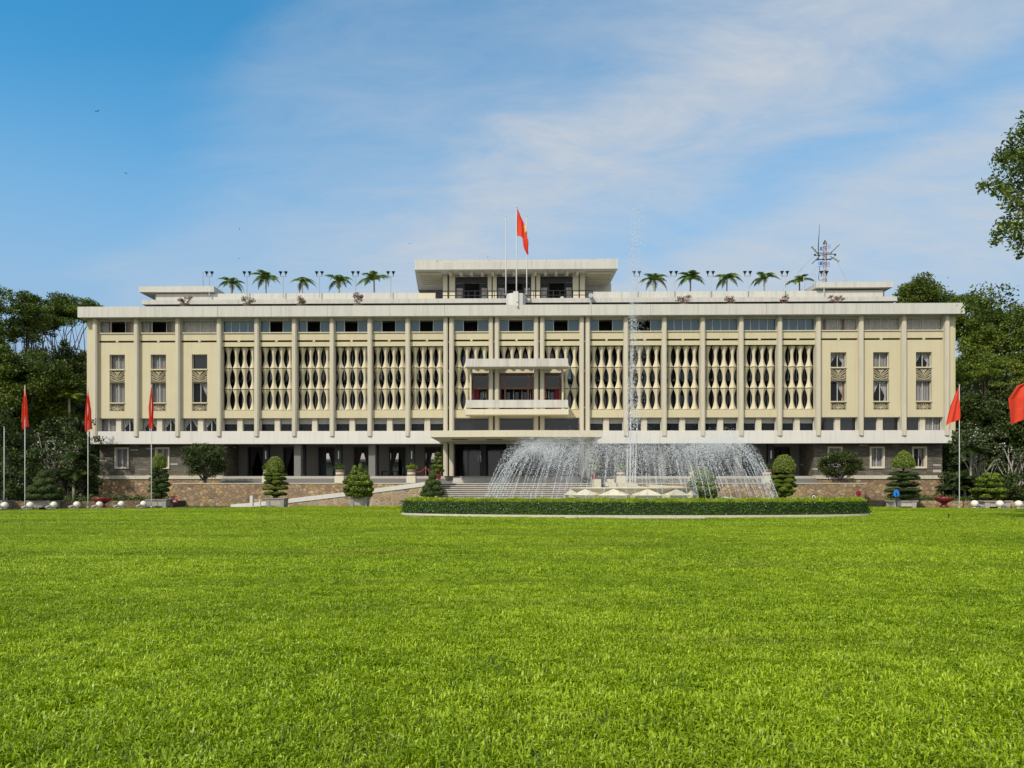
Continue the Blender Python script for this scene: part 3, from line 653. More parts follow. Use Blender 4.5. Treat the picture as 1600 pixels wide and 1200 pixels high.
LM['palmdark'] = leafmat('garden_palm_fronds', [(.05,(.014,.028,.005)),(.5,(.035,.058,.009)),(1,(.08,.10,.02))], .3, .45, 1)
LM['brightpalm'] = leafmat('bright_palm_fronds', [(.05,(.08,.14,.01)),(.5,(.18,.26,.02)),(1,(.3,.38,.05))], .4, .4, 1)
LM['petal'] = leafmat('white_blossom', [(.05,(.45,.42,.25)),(.5,(.70,.68,.55)),(1,(.8,.78,.7))], .3, .6, 1)
LM['pinkpetal'] = leafmat('pink_blossom', [(.05,(.30,.04,.10)),(.5,(.48,.13,.20)),(1,(.6,.34,.32))], .3, .6, 1)
LM['rosepetal'] = leafmat('pale_pink_blossom', [(.05,(.4,.16,.14)),(.5,(.55,.28,.24)),(1,(.65,.45,.4))], .3, .6, 1)
LM['flowerleaf'] = leafmat('flower_bush_leaves', [(.05,(.02,.05,.006)),(.5,(.06,.12,.015)),(1,(.15,.2,.03))], .3, .5, 1)
def leafquads(C, size, rg, up=.6, aspect=.5, nrm=None):
    n = len(C); size = np.broadcast_to(np.asarray(size, float), (n,))
    nv = rg.normal(size=(n,3)); nv[:,2] += up*1.5
    if nrm is not None: nv = nrm+rg.normal(size=(n,3))*.55
    nv /= np.linalg.norm(nv, axis=1)[:,None]+1e-9
    t = rg.normal(size=(n,3)); t -= nv*(t*nv).sum(1)[:,None]; t /= np.linalg.norm(t, axis=1)[:,None]+1e-9
    b = np.cross(nv, t); s = size[:,None]*(.7+.6*rg.random((n,1)))
    V = np.stack([C-t*s*.5, C+b*s*aspect*.5+nv*s*.06, C+t*s*.5-nv*s*.08, C-b*s*aspect*.5+nv*s*.06], 1).reshape(-1,3)
    return V, np.arange(4*n).reshape(-1,4)
def clump_pts(cl, per, rg, shell=.45):
    out = []
    for (c, r) in cl:
        c = np.array(c, float); r = np.broadcast_to(np.asarray(r, float), (3,)); k = max(6, int(per*(r[0]*r[1]*r[2])**(2/3)))
        d = rg.normal(size=(k,3)); d /= np.linalg.norm(d, axis=1)[:,None]; rad = rg.random((k,1))**shell
        out.append(c+d*rad*r*(1+.10*rg.normal(size=(k,1))))
    return np.concatenate(out)
def blob_clumps(c, r, n, rg, cr=(.2,.38), flat=.75, bottom=-.5):
    out = []; c = np.array(c, float); r = np.array(r, float)
    while len(out) < n:
        d = rg.normal(size=3); d /= np.linalg.norm(d)
        if d[2] < bottom: continue
        k = (.55+.45*rg.random()); s = rg.uniform(*cr)*min(r[0], r[2])
        out.append((c+d*r*k, (s*1.25, s*1.25, s*flat)))
    return out
def crown_mesh(name, clumps, per, leaf, mat, seed, extra=None, up=.6, aspect=.55):
    rg = np.random.default_rng(seed); V, Q = leafquads(clump_pts(clumps, per, rg), leaf, rg, up, aspect); mi = np.zeros(len(Q), int); mats = [mat]
    if extra:                                    # (material, share of points, size): blossoms on the outside
        m2, per2, s2 = extra; P2 = clump_pts([(c, np.array(r)*1.05) for c, r in clumps], per2, rg, .12); V2, Q2 = leafquads(P2, s2, rg, 1.2, .9)
        Q2 = Q2+len(V); V = np.concatenate([V, V2]); Q = np.concatenate([Q, Q2]); mi = np.concatenate([mi, np.ones(len(Q2), int)]); mats.append(m2)
    return np_mesh(name, V, Q, mats, mi=mi)
def trunk_mesh(base_r, top, clumps, rg, bark, fork=.45, nb=10, wob=.3, mult=1):
    m = MB(); h = top[2]; fk = np.array([top[0]*fork, top[1]*fork, h*fork])
    pts = [(0,0,-.2), (rg.normal()*wob*.3, rg.normal()*wob*.3, h*fork*.5), tuple(fk)]
    m.tube(pts, [base_r*1.25, base_r, base_r*.8], 8)
    idx = rg.permutation(len(clumps))[:nb]
    for i in idx:
        c = np.array(clumps[i][0]); mid = fk+(c-fk)*.5+rg.normal(size=3)*wob+np.array([0,0,-.08*h*rg.random()])
        m.tube([tuple(fk-np.array([0,0,h*fork*.15*rg.random()])), tuple(mid), tuple(c)], [base_r*.34*mult, base_r*.20*mult, base_r*.07*mult], 5)
    return m.mesh('trunk', bark, True)
def make_tree(label, loc, blobs, seed, mat='tree', per=60, leaf=.38, nclump=16, base_r=.32, bark='bark_dark', name='broadleaf_tree', cat='tree', group=None, nb=10, fork=.45, cr=(.28,.48), flat=.75, bottom=-.5, extra=None, wob=.4, mult=1, up=.6):
    rg = np.random.default_rng(seed); cl = []
    for c, r in blobs: cl += blob_clumps(c, r, nclump, rg, cr, flat, bottom)
    top = np.mean([c for c, r in cl], 0)
    t = thing(name, label, cat, loc, 0, group)
    link(bpy.data.objects.new('trunk', trunk_mesh(base_r, top, cl, rg, M[bark], fork, nb, wob, mult)), t)
    link(bpy.data.objects.new('crown', crown_mesh('crown', cl, per*(5.2 if per < 100 else 2.2), leaf*(.74 if per < 100 else 1), LM[mat], seed+1, extra, up)), t)
    return t
def T(px, top, bot, Y, halfpx, label, seed, mat='tree', ground=0.0, lean=0, sub=None, **k):   # one rounded crown filling a pixel-measured size at its real distance
    z1 = EYE+(HY-top)*Y/F; z0 = EYE+(HY-bot)*Y/F; w = halfpx*Y/F; h = (z1-z0)/2
    bl = [((0,0,(z0+z1)/2), (w, w*.9, h))] if sub is None else [((a*w, b*w, z0+(z1-z0)*c), (w*r, w*r*.9, h*q)) for a, b, c, r, q in sub]
    return make_tree(label, (gx(px, Y), Y, ground), bl, seed, mat, **k)
# ---- trees left of the palace
G1 = 'tall trees left of the palace'; G2 = 'tall trees right of the palace'
lump = [(-.3,0,.72,.62,.55),(.35,.1,.6,.6,.6),(0,-.2,.35,.75,.6)]
T(-22, 424, 600, 86, 46, 'tall dark tree at the left edge of the photo rising above all its neighbours', 21, 'tree', sub=lump, nclump=22, per=46, group=G1, base_r=.5)
T(44, 449, 560, 90, 34, 'dark olive tree with a pointed crown just right of the tallest left tree', 22, 'tree2', sub=lump, nclump=20, per=50, group=G1, base_r=.4)
T(100, 466, 538, 97, 56, 'umbrella-shaped tree with bare forked branches and sky below its crown, beside the roof corner', 23, 'tree2', sub=[(-.5,0,.5,.5,.9),(.05,0,.62,.55,.9),(.6,0,.55,.55,.9)], nclump=30, per=62, group=G1, base_r=.36, nb=22, fork=.66, cr=(.25,.42), wob=.9, leaf=.36, bottom=-.35, mult=.8, flat=.6, bark='bark_dark')
T(50, 500, 545, 100, 36, 'smaller spreading tree with thin branches behind the umbrella-shaped one', 24, 'tree2', sub=[(-.4,0,.5,.6,.9),(.4,0,.55,.6,.9)], nclump=20, per=60, group=G1, base_r=.26, nb=12, fork=.66, wob=.7, leaf=.34, bottom=-.3, flat=.6, mult=.8, bark='bark_dark')
T(10, 535, 700, 76, 52, 'dense mid-green tree filling the left edge below the tall crown', 25, 'tree', sub=lump, nclump=30, per=64, group=G1, leaf=.36)
T(70, 546, 700, 80, 52, 'broad dark green tree behind the second red flag from the left', 26, 'tree', sub=lump, nclump=30, per=64, group=G1, leaf=.36)
T(122, 530, 700, 92, 40, 'dark tree pressed against the left corner of the palace', 27, 'dark', sub=lump, nclump=30, per=60, group=G1, leaf=.38)
for i, (px, top, Y, hp) in enumerate(((-40,530,118,60),(25,528,112,60),(80,534,116,50),(140,548,118,50),(-150,500,96,70),(-270,520,88,60),(-90,510,84,46))):
    T(px, top, 790, Y, hp, 'background tree of the dark row standing behind the left trees', 60+i, 'dark', nclump=44, per=34, leaf=.6, group='background trees left of the palace', nb=4, bottom=-.9)
# ---- trees right of the palace
T(1452, 433, 560, 98, 50, 'tall dark tree showing its dome above the right end of the roof', 31, 'tree', sub=lump, nclump=28, per=60, group=G2, base_r=.45)
T(1530, 460, 620, 92, 48, 'tall olive tree with an uneven crown next to the right roof corner', 32, 'tree2', sub=lump, nclump=34, per=60, group=G2, base_r=.45)
T(1596, 478, 600, 90, 40, 'tall tree at the right edge of the photo above the spreading yellow-green one', 33, 'tree2', sub=lump, nclump=24, per=52, group=G2, base_r=.45)
T(1560, 556, 640, 80, 82, 'spreading yellow-green tree with flat layers of leaves beyond the right flagpole', 34, 'tree3', sub=[(-.5,0,.6,.5,.5),(.1,.1,.75,.55,.5),(.6,0,.65,.5,.5),(.2,-.3,.35,.6,.5)], nclump=22, per=64, group=G2, base_r=.4, flat=.45, leaf=.34)
T(1540, 612, 730, 76, 60, 'dense dark tree under the yellow-green layers right of the palace', 35, 'dark', sub=lump, nclump=34, per=60, group=G2, leaf=.36)
T(1612, 600, 740, 74, 46, 'dark tree at the right edge behind the blossoming shrub', 36, 'dark', sub=lump, nclump=30, per=60, group=G2, leaf=.36)
for i, (px, top, Y, hp) in enumerate(((1470,560,122,55),(1535,540,118,60),(1610,545,116,60),(1670,530,112,55),(1760,500,96,70),(1880,520,88,60))):
    T(px, top, 790, Y, hp, 'background tree of the dark row standing behind the right trees', 70+i, 'dark', nclump=44, per=34, leaf=.6, group='background trees right of the palace', nb=4, bottom=-.9)
# ---- near tree whose branches hang in at the upper right
Yn = 30.0
def nb_(px, py, r, dy=0): p = at(px, py, Yn+dy); return ((p.x-29.5, p.y-Yn, p.z), (r, r, r*.8))
ncl = [nb_(1592,212,.55), nb_(1575,240,.5,.5), nb_(1598,250,.7,-.4), nb_(1538,290,.35), nb_(1556,284,.35,.2), nb_(1564,300,.4), nb_(1590,290,.7,.5), nb_(1578,318,.4,-.3), nb_(1602,318,.7), nb_(1562,360,.4), nb_(1556,376,.3), nb_(1578,350,.5,.4), nb_(1592,378,.5), nb_(1602,352,.7,-.5), nb_(1598,396,.28), nb_(1612,190,.6), nb_(1566,248,.28)]
rg = np.random.default_rng(5)
for k in range(60): ncl.append((np.array([rg.uniform(-7.5,7), rg.uniform(-6,6), rg.uniform(9.5,18)])*np.array([1,1,1]), (1.2,1.2,.9)))
nt_ = thing('broadleaf_tree', 'near tree whose leafy branches reach into the upper right corner of the sky', 'tree', (29.5, Yn, 0))
link(bpy.data.objects.new('trunk', trunk_mesh(.55, np.array([0,0,13]), ncl, rg, M['bark_dark'], .5, 40, .6)), nt_)
link(bpy.data.objects.new('crown', crown_mesh('crown', ncl, 640, .185, LM['tree2'], 6, None, .5, .5)), nt_)
# ---- shrubs and flowering trees beside the palace
FG = 'white-flowering trees at the ends of the palace'
T(85, 672, 760, 68, 40, 'white-flowering frangipani with bare grey branches left of the palace', 41, 'dark', sub=[(-.4,0,.6,.55,.7),(.4,0,.55,.6,.7)], nclump=22, per=170, leaf=.2, base_r=.16, bark='bark_pale', extra=(LM['petal'], 26, .13), nb=20, fork=.3, group=FG, name='frangipani_tree', cr=(.15,.28))
T(112, 706, 775, 66, 30, 'small pink-flowering shrub between two left flagpoles', 42, 'dark', nclump=22, per=200, leaf=.17, base_r=.1, extra=(LM['rosepetal'], 40, .14), group=FG, name='flowering_shrub', cat='shrub', fork=.2, cr=(.15,.28))
T(1528, 656, 760, 69, 46, 'white-flowering frangipani with a rounded crown right beside the right palace corner', 43, 'dark', sub=[(-.3,0,.65,.6,.6),(.4,0,.5,.6,.7)], nclump=24, per=170, leaf=.2, base_r=.16, bark='bark_pale', extra=(LM['petal'], 46, .13), nb=18, fork=.3, group=FG, name='frangipani_tree', cr=(.15,.28))
T(1586, 690, 765, 66, 38, 'white-flowering frangipani with many bare grey branches at the right edge', 44, 'dark', sub=[(-.3,0,.6,.6,.7),(.4,0,.5,.6,.7)], nclump=22, per=200, leaf=.2, base_r=.2, bark='bark_pale', extra=(LM['petal'], 30, .13), nb=26, fork=.25, group=FG, name='frangipani_tree', cr=(.12,.22), mult=1.2)
SB = 'low dark shrubs in the planting beds'
for i, (px, top, bot, Y, hp, lab) in enumerate((
    (55,668,790,73,34,'dark evergreen shrub between the two leftmost flagpoles'),(92,640,790,75,34,'tall dark evergreen behind the white frangipani'),(128,650,790,73,26,'dark evergreen shrub behind the second left flagpole'),
    (1512,650,785,75,34,'dark evergreen behind the right white frangipani'),(1560,640,790,76,40,'tall dark evergreen shrub behind both right frangipanis'),(1606,640,790,75,34,'dark evergreen shrub at the right edge behind the bare branches'),
    (12,640,790,70,40,'tall dark shrub at the left edge behind the bare pole'),(40,690,795,66,30,'dark rounded shrub behind the leftmost red flag'),
    (135,715,785,66,22,'dark shrub tucked against the left palace corner'),(1497,735,785,67,24,'dark shrub at the foot of the right palace corner'),
    (1590,735,795,64,30,'low dark shrub at the right edge behind the floodlights'),(1640,690,795,66,40,'tall dark shrub beyond the right edge'))):
    T(px, top, bot, Y, hp, lab, 80+i, 'dark', nclump=30, per=110, leaf=.26, base_r=.12, group=SB, name='garden_shrub', cat='shrub', fork=.15, bottom=-.9)
for s, px, lab in ((-1, 319, 'big round dark green bush on the terrace in front of the left slate wall'), (1, 1312, 'big round dark green bush on the terrace in front of the right slate wall')):
    Y = 71.2
    make_tree(lab, (gx(px, Y), Y, 1.99), [((0,0,2.1 if s < 0 else 1.75), (2.05,1.7,1.75 if s < 0 else 1.5))], 90+s, 'dark', 300, .17, 80, .16, 'bark', 'round_bush', 'bush', 'round bushes on the terrace', 12, .15, (.18,.34), .75, -.8)
for (xa, xb, n, lab) in ((gx(95, 63.5), gx(258, 66), 26, 'low clipped green hedge along the left planting bed'), (gx(1395, 66), gx(1540, 63.5), 24, 'low clipped green hedge along the right planting bed')):
    ya, yb = (62.6, 66) if xa < 0 else (66.6, 63.4)
    cl = [((xa+(xb-xa)*i/n, ya+(yb-ya)*i/n+.3*math.sin(i*2.1), .62+.12*math.sin(i*1.7)), (.75,.5,.34)) for i in range(n+1)]
    o = link(bpy.data.objects.new('low_hedge', crown_mesh('low_hedge', cl, 420, .15, LM['pine'], 300+n, (LM['petal'], 10, .07)))); tag(o, lab, 'hedge', 'low hedges in the planting beds')

# ---- far tree belt closing the view between the trunks
cl = []; rg = np.random.default_rng(77)
for s in (-1, 1):
    for i in range(260): cl.append(((s*rg.uniform(42, 230), rg.uniform(118, 140), rg.uniform(.5, 14)), (3.2, 2.4, 2.2)))
o = link(bpy.data.objects.new('woodland', crown_mesh('woodland', cl, 40, .95, LM['dark'], 78))); struct(o, 'stuff'); tag(o, 'dark far belt of park trees closing the view behind both groups of trees')
# ================================================================ palms
def frond(rg, L, droop, nl=18, leaf=.5):
    V, Q = [], []
    pts = []
    for i in range(nl+1):
        t = i/nl; pts.append(np.array([L*(t-.18*t*t*droop), 0, L*(.75*t-(.55+.55*droop)*t*t)]))
    for i in range(1, nl+1):
        t = i/nl; p = pts[i]; d = pts[i]-pts[i-1]; d /= np.linalg.norm(d); ll = leaf*math.sin(math.pi*min(.97, .18+.8*t))
        for s in (-1, 1):
            side = np.array([.45*d[0], s*.85, .45*d[2]-.25-.45*droop*t+.1*rg.normal()]); side /= np.linalg.norm(side)
            w = d*.055*(1+leaf); b = len(V)
            V += [p-w, p+w, p+side*ll+w*.2, p+side*ll-w*.2]; Q.append((b, b+1, b+2, b+3))
    for i in range(nl):                          # rachis
        b = len(V); o = np.array([0, .025, 0]); V += [pts[i]-o, pts[i]+o, pts[i+1]+o, pts[i+1]-o]; Q.append((b, b+1, b+2, b+3))
    return np.array(V), np.array(Q)
def palm_crown(seed, n, L, mat, leaf=.5, droop=(.5,1.1)):
    rg = np.random.default_rng(seed); VV, QQ, off = [], [], 0
    for k in range(n):
        V, Q = frond(rg, L*rg.uniform(.85, 1.1), rg.uniform(*droop), leaf=leaf); a = 2*math.pi*k/n+rg.normal()*.2; tilt = rg.uniform(-.15, .55)
        ct, stt = math.cos(tilt), math.sin(tilt); V = V@np.array([[ct,0,-stt],[0,1,0],[stt,0,ct]]).T if False else np.stack([V[:,0]*ct-V[:,2]*stt, V[:,1], V[:,0]*stt+V[:,2]*ct], 1)
        V = np.stack([V[:,0]*math.cos(a)-V[:,1]*math.sin(a), V[:,0]*math.sin(a)+V[:,1]*math.cos(a), V[:,2]], 1)
        VV.append(V); QQ.append(Q+off); off += len(V)
    return np_mesh('fronds', np.concatenate(VV), np.concatenate(QQ), LM[mat])
def palm(loc, h, crown, label, rz, group, tr=.09, sc=1.0, name='palm_tree'):
    t = thing(name, label, 'palm', loc, rz, group)
    m = MB(); m.tube([(0,0,-.1), (.03,0,h*.5), (0,0,h)], [tr*1.3, tr, tr*.8], 8); m.build('trunk', M['palm_trunk'], t, True)
    c = link(bpy.data.objects.new('crown', crown), t); c.location = (0,0,h); c.scale = (sc,)*3; return t
PC = [palm_crown(s, n_, L_, 'palm', .56, dr_) for s, n_, L_, dr_ in ((1,9,1.95,(.5,1.1)),(2,10,2.05,(.3,1.2)),(3,8,1.85,(.6,1.3)),(4,9,2.1,(.4,.9)),(5,11,1.9,(.5,1.3)))]
RL = ['nearest the left roof lamp pair', 'second from the left end of the palm row', 'in the middle of the left palm row', 'between the third and fourth lamp from the penthouse', 'closest to the left side of the penthouse']
pal_l = (361, 415.5, 472.5, 530, 584.5); pal_r = (1022, 1079, 1136, 1194, 1249)
lab_l = ['rooftop palm nearest the left end of the roof, its fronds drooping to the right', 'rooftop palm second from the left end of the roof', 'rooftop palm in the middle of the left row of five', 'rooftop palm second from the penthouse in the left row', 'rooftop palm closest to the left side of the penthouse']
lab_r = ['rooftop palm closest to the tall fountain jet right of the penthouse', 'rooftop palm second from the penthouse in the right row', 'rooftop palm in the middle of the right row of five', 'rooftop palm second from the antenna mast', 'rooftop palm standing right beside the antenna mast']
for i, (px, lab) in enumerate(zip(pal_l+pal_r, lab_l+lab_r)):
    v = 8.6; u = bu(px, v); p = bw(u, v, 21.3); top = (443, 436, 441, 440, 438, 438, 436, 436, 436, 441)[i]
    palm(p, bz(top, u, v)-21.3, PC[(i*3+1) % 5], lab, i*1.3+.4, 'palms on the roof terrace', .09, (.9, 1.05, .9, 1.0, 1.05, .95, 1.0, 1.05, .95, .9)[i])
PL = palm_crown(9, 12, 2.3, 'palmdark', .9, (.3,.9)); PB = palm_crown(10, 8, 2.0, 'brightpalm', .8, (.4,.9)); PD = palm_crown(11, 12, 1.7, 'palmdark', .8, (.2,.8))
palm((gx(108, 79), 79, 0), 10.9, PB, 'bright yellow-green palm crown standing above the second left flag', .3, None, .14, .8)
palm((gx(88, 80), 80, 0), 10.2, PL, 'dark green palm with long fronds left of the bright one', 1.1, None, .15, 1)
palm((gx(115, 65.5), 65.5, 0), 2.6, PL, 'low dark feather palm at the left corner of the palace base', .8, 'garden palms at the palace corners', .12, .9)
palm((gx(127, 66), 66, 0), 4.0, PL, 'taller feather palm behind the second red flagpole', 2.1, 'garden palms at the palace corners', .1, .8)
palm((gx(1490, 66), 66, .4), 1.0, PD, 'short bushy palm at the foot of the right palace corner', .2, 'garden palms at the palace corners', .12, 1.1)
palm((gx(1517, 67), 67, 0), 4.6, PL, 'slender feather palm just right of the right flagpole', 1.7, 'garden palms at the palace corners', .09, .8)
palm((gx(1508, 65.5), 65.5, .3), 1.9, PD, 'low palm with arching fronds beside the right flagpole', 2.6, 'garden palms at the palace corners', .1, 1.0)
# ================================================================ hedge island and fountain
FX, FY = gx(990, 50), 50.0
HA, HB = 13.6, 10.6
HX, HYc, HR = gx(987.5, 43.5), 43.5, 13.2      # hedge: a shallow arc before the pool, its left end a little farther away
def arc(a, b, t0, t1, n): return [(HX+a*math.cos(t0+(t1-t0)*i/n), HYc+b*math.sin(t0+(t1-t0)*i/n)-.035*a*math.cos(t0+(t1-t0)*i/n)) for i in range(n+1)]
t = thing('clipped_hedge', 'long curved clipped green hedge on a low stone kerb in front of the fountain', 'hedge', (0,0,0))
def ringstrip(m, a0, b0, a1, b1, zs0, zs1, t0, t1, n):
    o = arc(a0, b0, t0, t1, n); i_ = arc(a1, b1, t0, t1, n); vs = []; 
    for (x0, y0), (x1, y1) in zip(o, i_): vs += [(x0,y0,zs0),(x0,y0,zs1),(x1,y1,zs1),(x1,y1,zs0)]
    fs = [(4*k+j, 4*(k+1)+j, 4*(k+1)+(j+1)%4, 4*k+(j+1)%4) for k in range(n) for j in range(4)]
    m.add(vs, fs+[(0,1,2,3), (4*n+3,4*n+2,4*n+1,4*n)])
HA_, HB_ = HA, HB; HA, HB = HR, 3.9; t0, t1 = math.pi*1.0, math.pi*2.0
m = MB(); ringstrip(m, HA+.16, HB+.16, HA-.2, HB-.2, -.1, .155, t0, t1, 90); m.build('stone_kerb', M['beige'], t)
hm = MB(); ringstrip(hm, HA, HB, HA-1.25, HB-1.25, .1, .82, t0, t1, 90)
LM['hedgebody'] = simple('leaf_shade_core', (.012,.022,.005), .9, var=.5)  # near-black core: the shade between the leaves put into its colour
rg = np.random.default_rng(12); nF = 13500
tt_ = np.linspace(t0, t1, 800); sl = np.concatenate([[0], np.cumsum(np.hypot(np.diff(HA*np.cos(tt_)), np.diff(HB*np.sin(tt_))))]); smp = lambda n: np.interp(rg.random(n)*sl[-1], sl, tt_)
th = smp(nF); z = .17+.68*rg.random(nF); k = 1+.02*rg.normal(size=nF)*.4
Cf = np.stack([HX+HA*k*np.cos(th), HYc+HB*k*np.sin(th), z+.02*np.sin(th*55)], 1); Nf = np.stack([np.cos(th)/HA, np.sin(th)/HB, .0*th], 1); Nf /= np.linalg.norm(Nf, axis=1)[:,None]; Nf[:,2] = .35
nT = 34000; th2 = smp(nT); s = rg.random(nT)
Ct = np.stack([HX+(HA-1.25*s)*np.cos(th2), HYc+(HB-1.25*s)*np.sin(th2), .84+.13*np.sin(math.pi*s)+.045*rg.normal(size=nT)+.03*np.sin(th2*47+3*s)], 1)
ne = 2600; se = rg.random(ne); ze = .17+.68*rg.random(ne); te = np.where(rg.random(ne) < .5, t0-.002, t1+.002)
Ce = np.stack([HX+(HA-1.25*se)*np.cos(te), HYc+(HB-1.25*se)*np.sin(te), ze], 1)
V1, Q1 = leafquads(np.concatenate([Cf, Ce]), .10, rg, nrm=np.concatenate([Nf, rg.normal(size=(ne,3))]), aspect=.55); V2, Q2 = leafquads(Ct, .085, rg, .7, .45)
for A in (V1, V2): A[:,1] -= .035*(A[:,0]-HX)
sh = link(bpy.data.objects.new('foliage', np_mesh('hedge_foliage', np.concatenate([V1, V2]), np.concatenate([Q1, Q2+len(V1)]), [LM['hedge'], LM['shoot']], mi=np.concatenate([np.zeros(len(Q1), int), np.ones(len(Q2), int)]))), t)
hm.build('shade_core', LM['hedgebody'], t)
HA, HB = HA_, HB_
# dark slab lying in the grass in front of the kerb
m = MB(); m.box(-.9, .9, -.35, .35, 0, .05); o = m.build('drain_cover', M['granite']); o.location = (gx(662, 41.5), 41.5, .02); tag(o, 'flat dark drain cover in the grass before the left end of the hedge kerb', 'drain cover')
# ---- basin
fo = thing('fountain', 'round stone fountain with faceted basin, a tall central jet and a ring of arching sprays', 'fountain', (gx(984, FY), FY, 0))
m = MB(); nb = 12; z1, zm, z0 = 1.60, 1.13, .08; ph = math.pi/2+.12
def pol(r, a, z): return (r*math.cos(a), r*math.sin(a), z)
for i in range(nb):
    a = ph+2*math.pi*i/nb; d = 2*math.pi/nb
    Tp, Tn = pol(3.95, a, z1-.06), pol(3.95, a+d, z1-.06); Mm, Mp = pol(4.36, a-.40*d, zm), pol(4.36, a+.40*d, zm); Bm, Bp = pol(3.45, a-.26*d, z0), pol(3.45, a+.26*d, z0)
    W = pol(3.62, a+.5*d, zm+.06); Mn = pol(4.36, a+.60*d, zm); Bn = pol(3.45, a+.74*d, z0); Kl, Kr = pol(4.2, a+.33*d, z0), pol(4.2, a+.67*d, z0)
    m.add([Tp, Mm, Mp, Bm, Bp], [(0,1,2), (1,3,4,2)]); m.add([Tp, Tn, W, Mp, Mn], [(0,2,1), (0,3,2), (1,2,4)])
    m.add([W, Kl, Kr, Mp, Mn, Bp, Bn], [(0,1,2), (0,3,1), (3,5,1), (0,2,4), (4,2,6)])
m.build('faceted_basin', M['cream'], fo)
m = MB(); m.lathe([(3.3,1.3),(3.96,1.54),(4.02,1.56),(4.0,1.62),(3.5,1.62),(3.4,1.52)], 48); m.build('basin_rim', M['cream'], fo)
M['water'] = glass('fountain_water', (.25,.32,.33), .8, .05)
MB().lathe([(3.45,1.35),(3.45,1.5)], 40).build('basin_water', M['water'], fo)
m = MB(); m.add([(-1.55,-1.6,1.55),(-1.1,-1.6,1.55),(-1.28,-1.55,2.15),(-1.72,-1.55,2.15),(-1.55,-1.3,1.55),(-1.1,-1.3,1.55),(-1.28,-1.25,2.15),(-1.72,-1.25,2.15)], [(0,1,2,3),(7,6,5,4),(1,5,6,2),(4,0,3,7),(3,2,6,7),(0,4,5,1)]); m.build('standing_petal', M['cream'], fo)
m = MB(); m.add([(-1.0,-1.5,1.66),(.25,-1.5,1.72),(.3,-1.5,1.84),(-1.0,-1.5,1.92),(-1.0,-.6,1.66),(.1,-.6,1.72),(.1,-.6,1.9),(-1.0,-.6,1.97)], [(0,1,2,3),(7,6,5,4),(1,5,6,2),(4,0,3,7),(3,2,6,7),(0,4,5,1)]); m.build('lying_petal', M['cream'], fo)
m = MB(); m.add([(1.0,-1.7,1.62),(3.2,-1.9,1.62),(3.2,-1.9,1.66),(1.0,-1.7,1.82),(1.0,-.7,1.62),(3.1,-.9,1.62),(3.1,-.9,1.66),(1.0,-.7,1.82)], [(0,1,2,3),(7,6,5,4),(1,5,6,2),(4,0,3,7),(3,2,6,7),(0,4,5,1)]); m.build('lying_petal', M['cream'], fo)
MB().lathe([(11.4,-.1),(11.4,.05)], 64, (0,-.4,0)).build('pool_water', M['water'], fo).scale = (1,.72,1)
# ---- water: many drops, stretched along their flight
wm, nt, b = _nt('water_drops'); b.inputs['Base Color'].default_value = (.95,.95,.95,1); b.inputs['Roughness'].default_value = .12; b.inputs['Specular IOR Level'].default_value = .8; b.inputs['Alpha'].default_value = .64
tr = nt.nodes.new('ShaderNodeBsdfTranslucent'); tr.inputs[0].default_value = (.97,.97,.97,1); mx = nt.nodes.new('ShaderNodeMixShader'); mx.inputs[0].default_value = .35
nt.links.new(b.outputs[0], mx.inputs[1]); nt.links.new(tr.outputs[0], mx.inputs[2]); nt.links.new(mx.outputs[0], nt.nodes['Material Output'].inputs[0])
def drops(name, P, D, r, ln, parent):            # octahedra stretched along D
    P = np.asarray(P); n = len(P); D = D/(np.linalg.norm(D, axis=1)[:,None]+1e-9); a = np.cross(D, np.array([.31,.87,.38])); a /= np.linalg.norm(a, axis=1)[:,None]; bb = np.cross(D, a)
    r = np.broadcast_to(r, (n,))[:,None]; ln = np.broadcast_to(ln, (n,))[:,None]
    V = np.stack([P-D*ln, P+a*r, P+bb*r, P-a*r, P-bb*r, P+D*ln], 1).reshape(-1,3)
    T_ = np.array([(0,2,1),(0,3,2),(0,4,3),(0,1,4),(5,1,2),(5,2,3),(5,3,4),(5,4,1)]); Q = (np.arange(n)[:,None,None]*6+T_[None]).reshape(-1,3)
    return link(bpy.data.objects.new(name, np_mesh(name, V, Q, wm)), parent)
rg = np.random.default_rng(31); g = 9.81
njet = 92; PP, DD, RR, LL = [], [], [], []
for j in range(njet):
    a = 2*math.pi*j/njet+rg.normal()*.012; rx, ry = 9.7, 6.6; ex = np.array([rx*math.cos(a), ry*math.sin(a), .12])+rg.normal(size=3)*np.array([.12,.12,0]); inw = -np.array([math.cos(a), math.sin(a)*.75])
    apex = 4.5+.22*rg.normal(); vz = math.sqrt(2*g*(apex-.12)); tt = vz/g; rge = 3.0+.2*rg.normal(); vh = rge/tt
    n = 600; t = (rg.random(n)**.8)*tt*1.72
    p = ex[None]+np.stack([inw[0]*vh*t, inw[1]*vh*t, vz*t-.5*g*t*t], 1)
    sp = .012+.30*np.clip(t/tt-.34, 0, 2)**1.2; p += rg.normal(size=(n,3))*sp[:,None]*np.array([1.5,1.5,1.2]); p[:,2] = np.maximum(p[:,2], .15)
    d = np.stack([np.full(n, inw[0]*vh), np.full(n, inw[1]*vh), vz-g*t], 1); spd = np.linalg.norm(d, axis=1)
    PP.append(p); DD.append(d); e = np.clip(1.25-t/tt*1.5, 0, 1); RR.append(.006+.021*rg.random(n)**3*(1-.55*e)); LL.append(.010+.016*rg.random(n)+.010*spd*e*rg.uniform(.2,1,n))
n = 27000; a = rg.random(n)*2*math.pi; q = 1-rg.random(n)**1.3*.62; zz_ = 1.2+3.3*rg.random(n)**.7; q = np.minimum(q, 1-.34*np.clip((zz_-1.2)/3.3, 0, 1)**1.6)
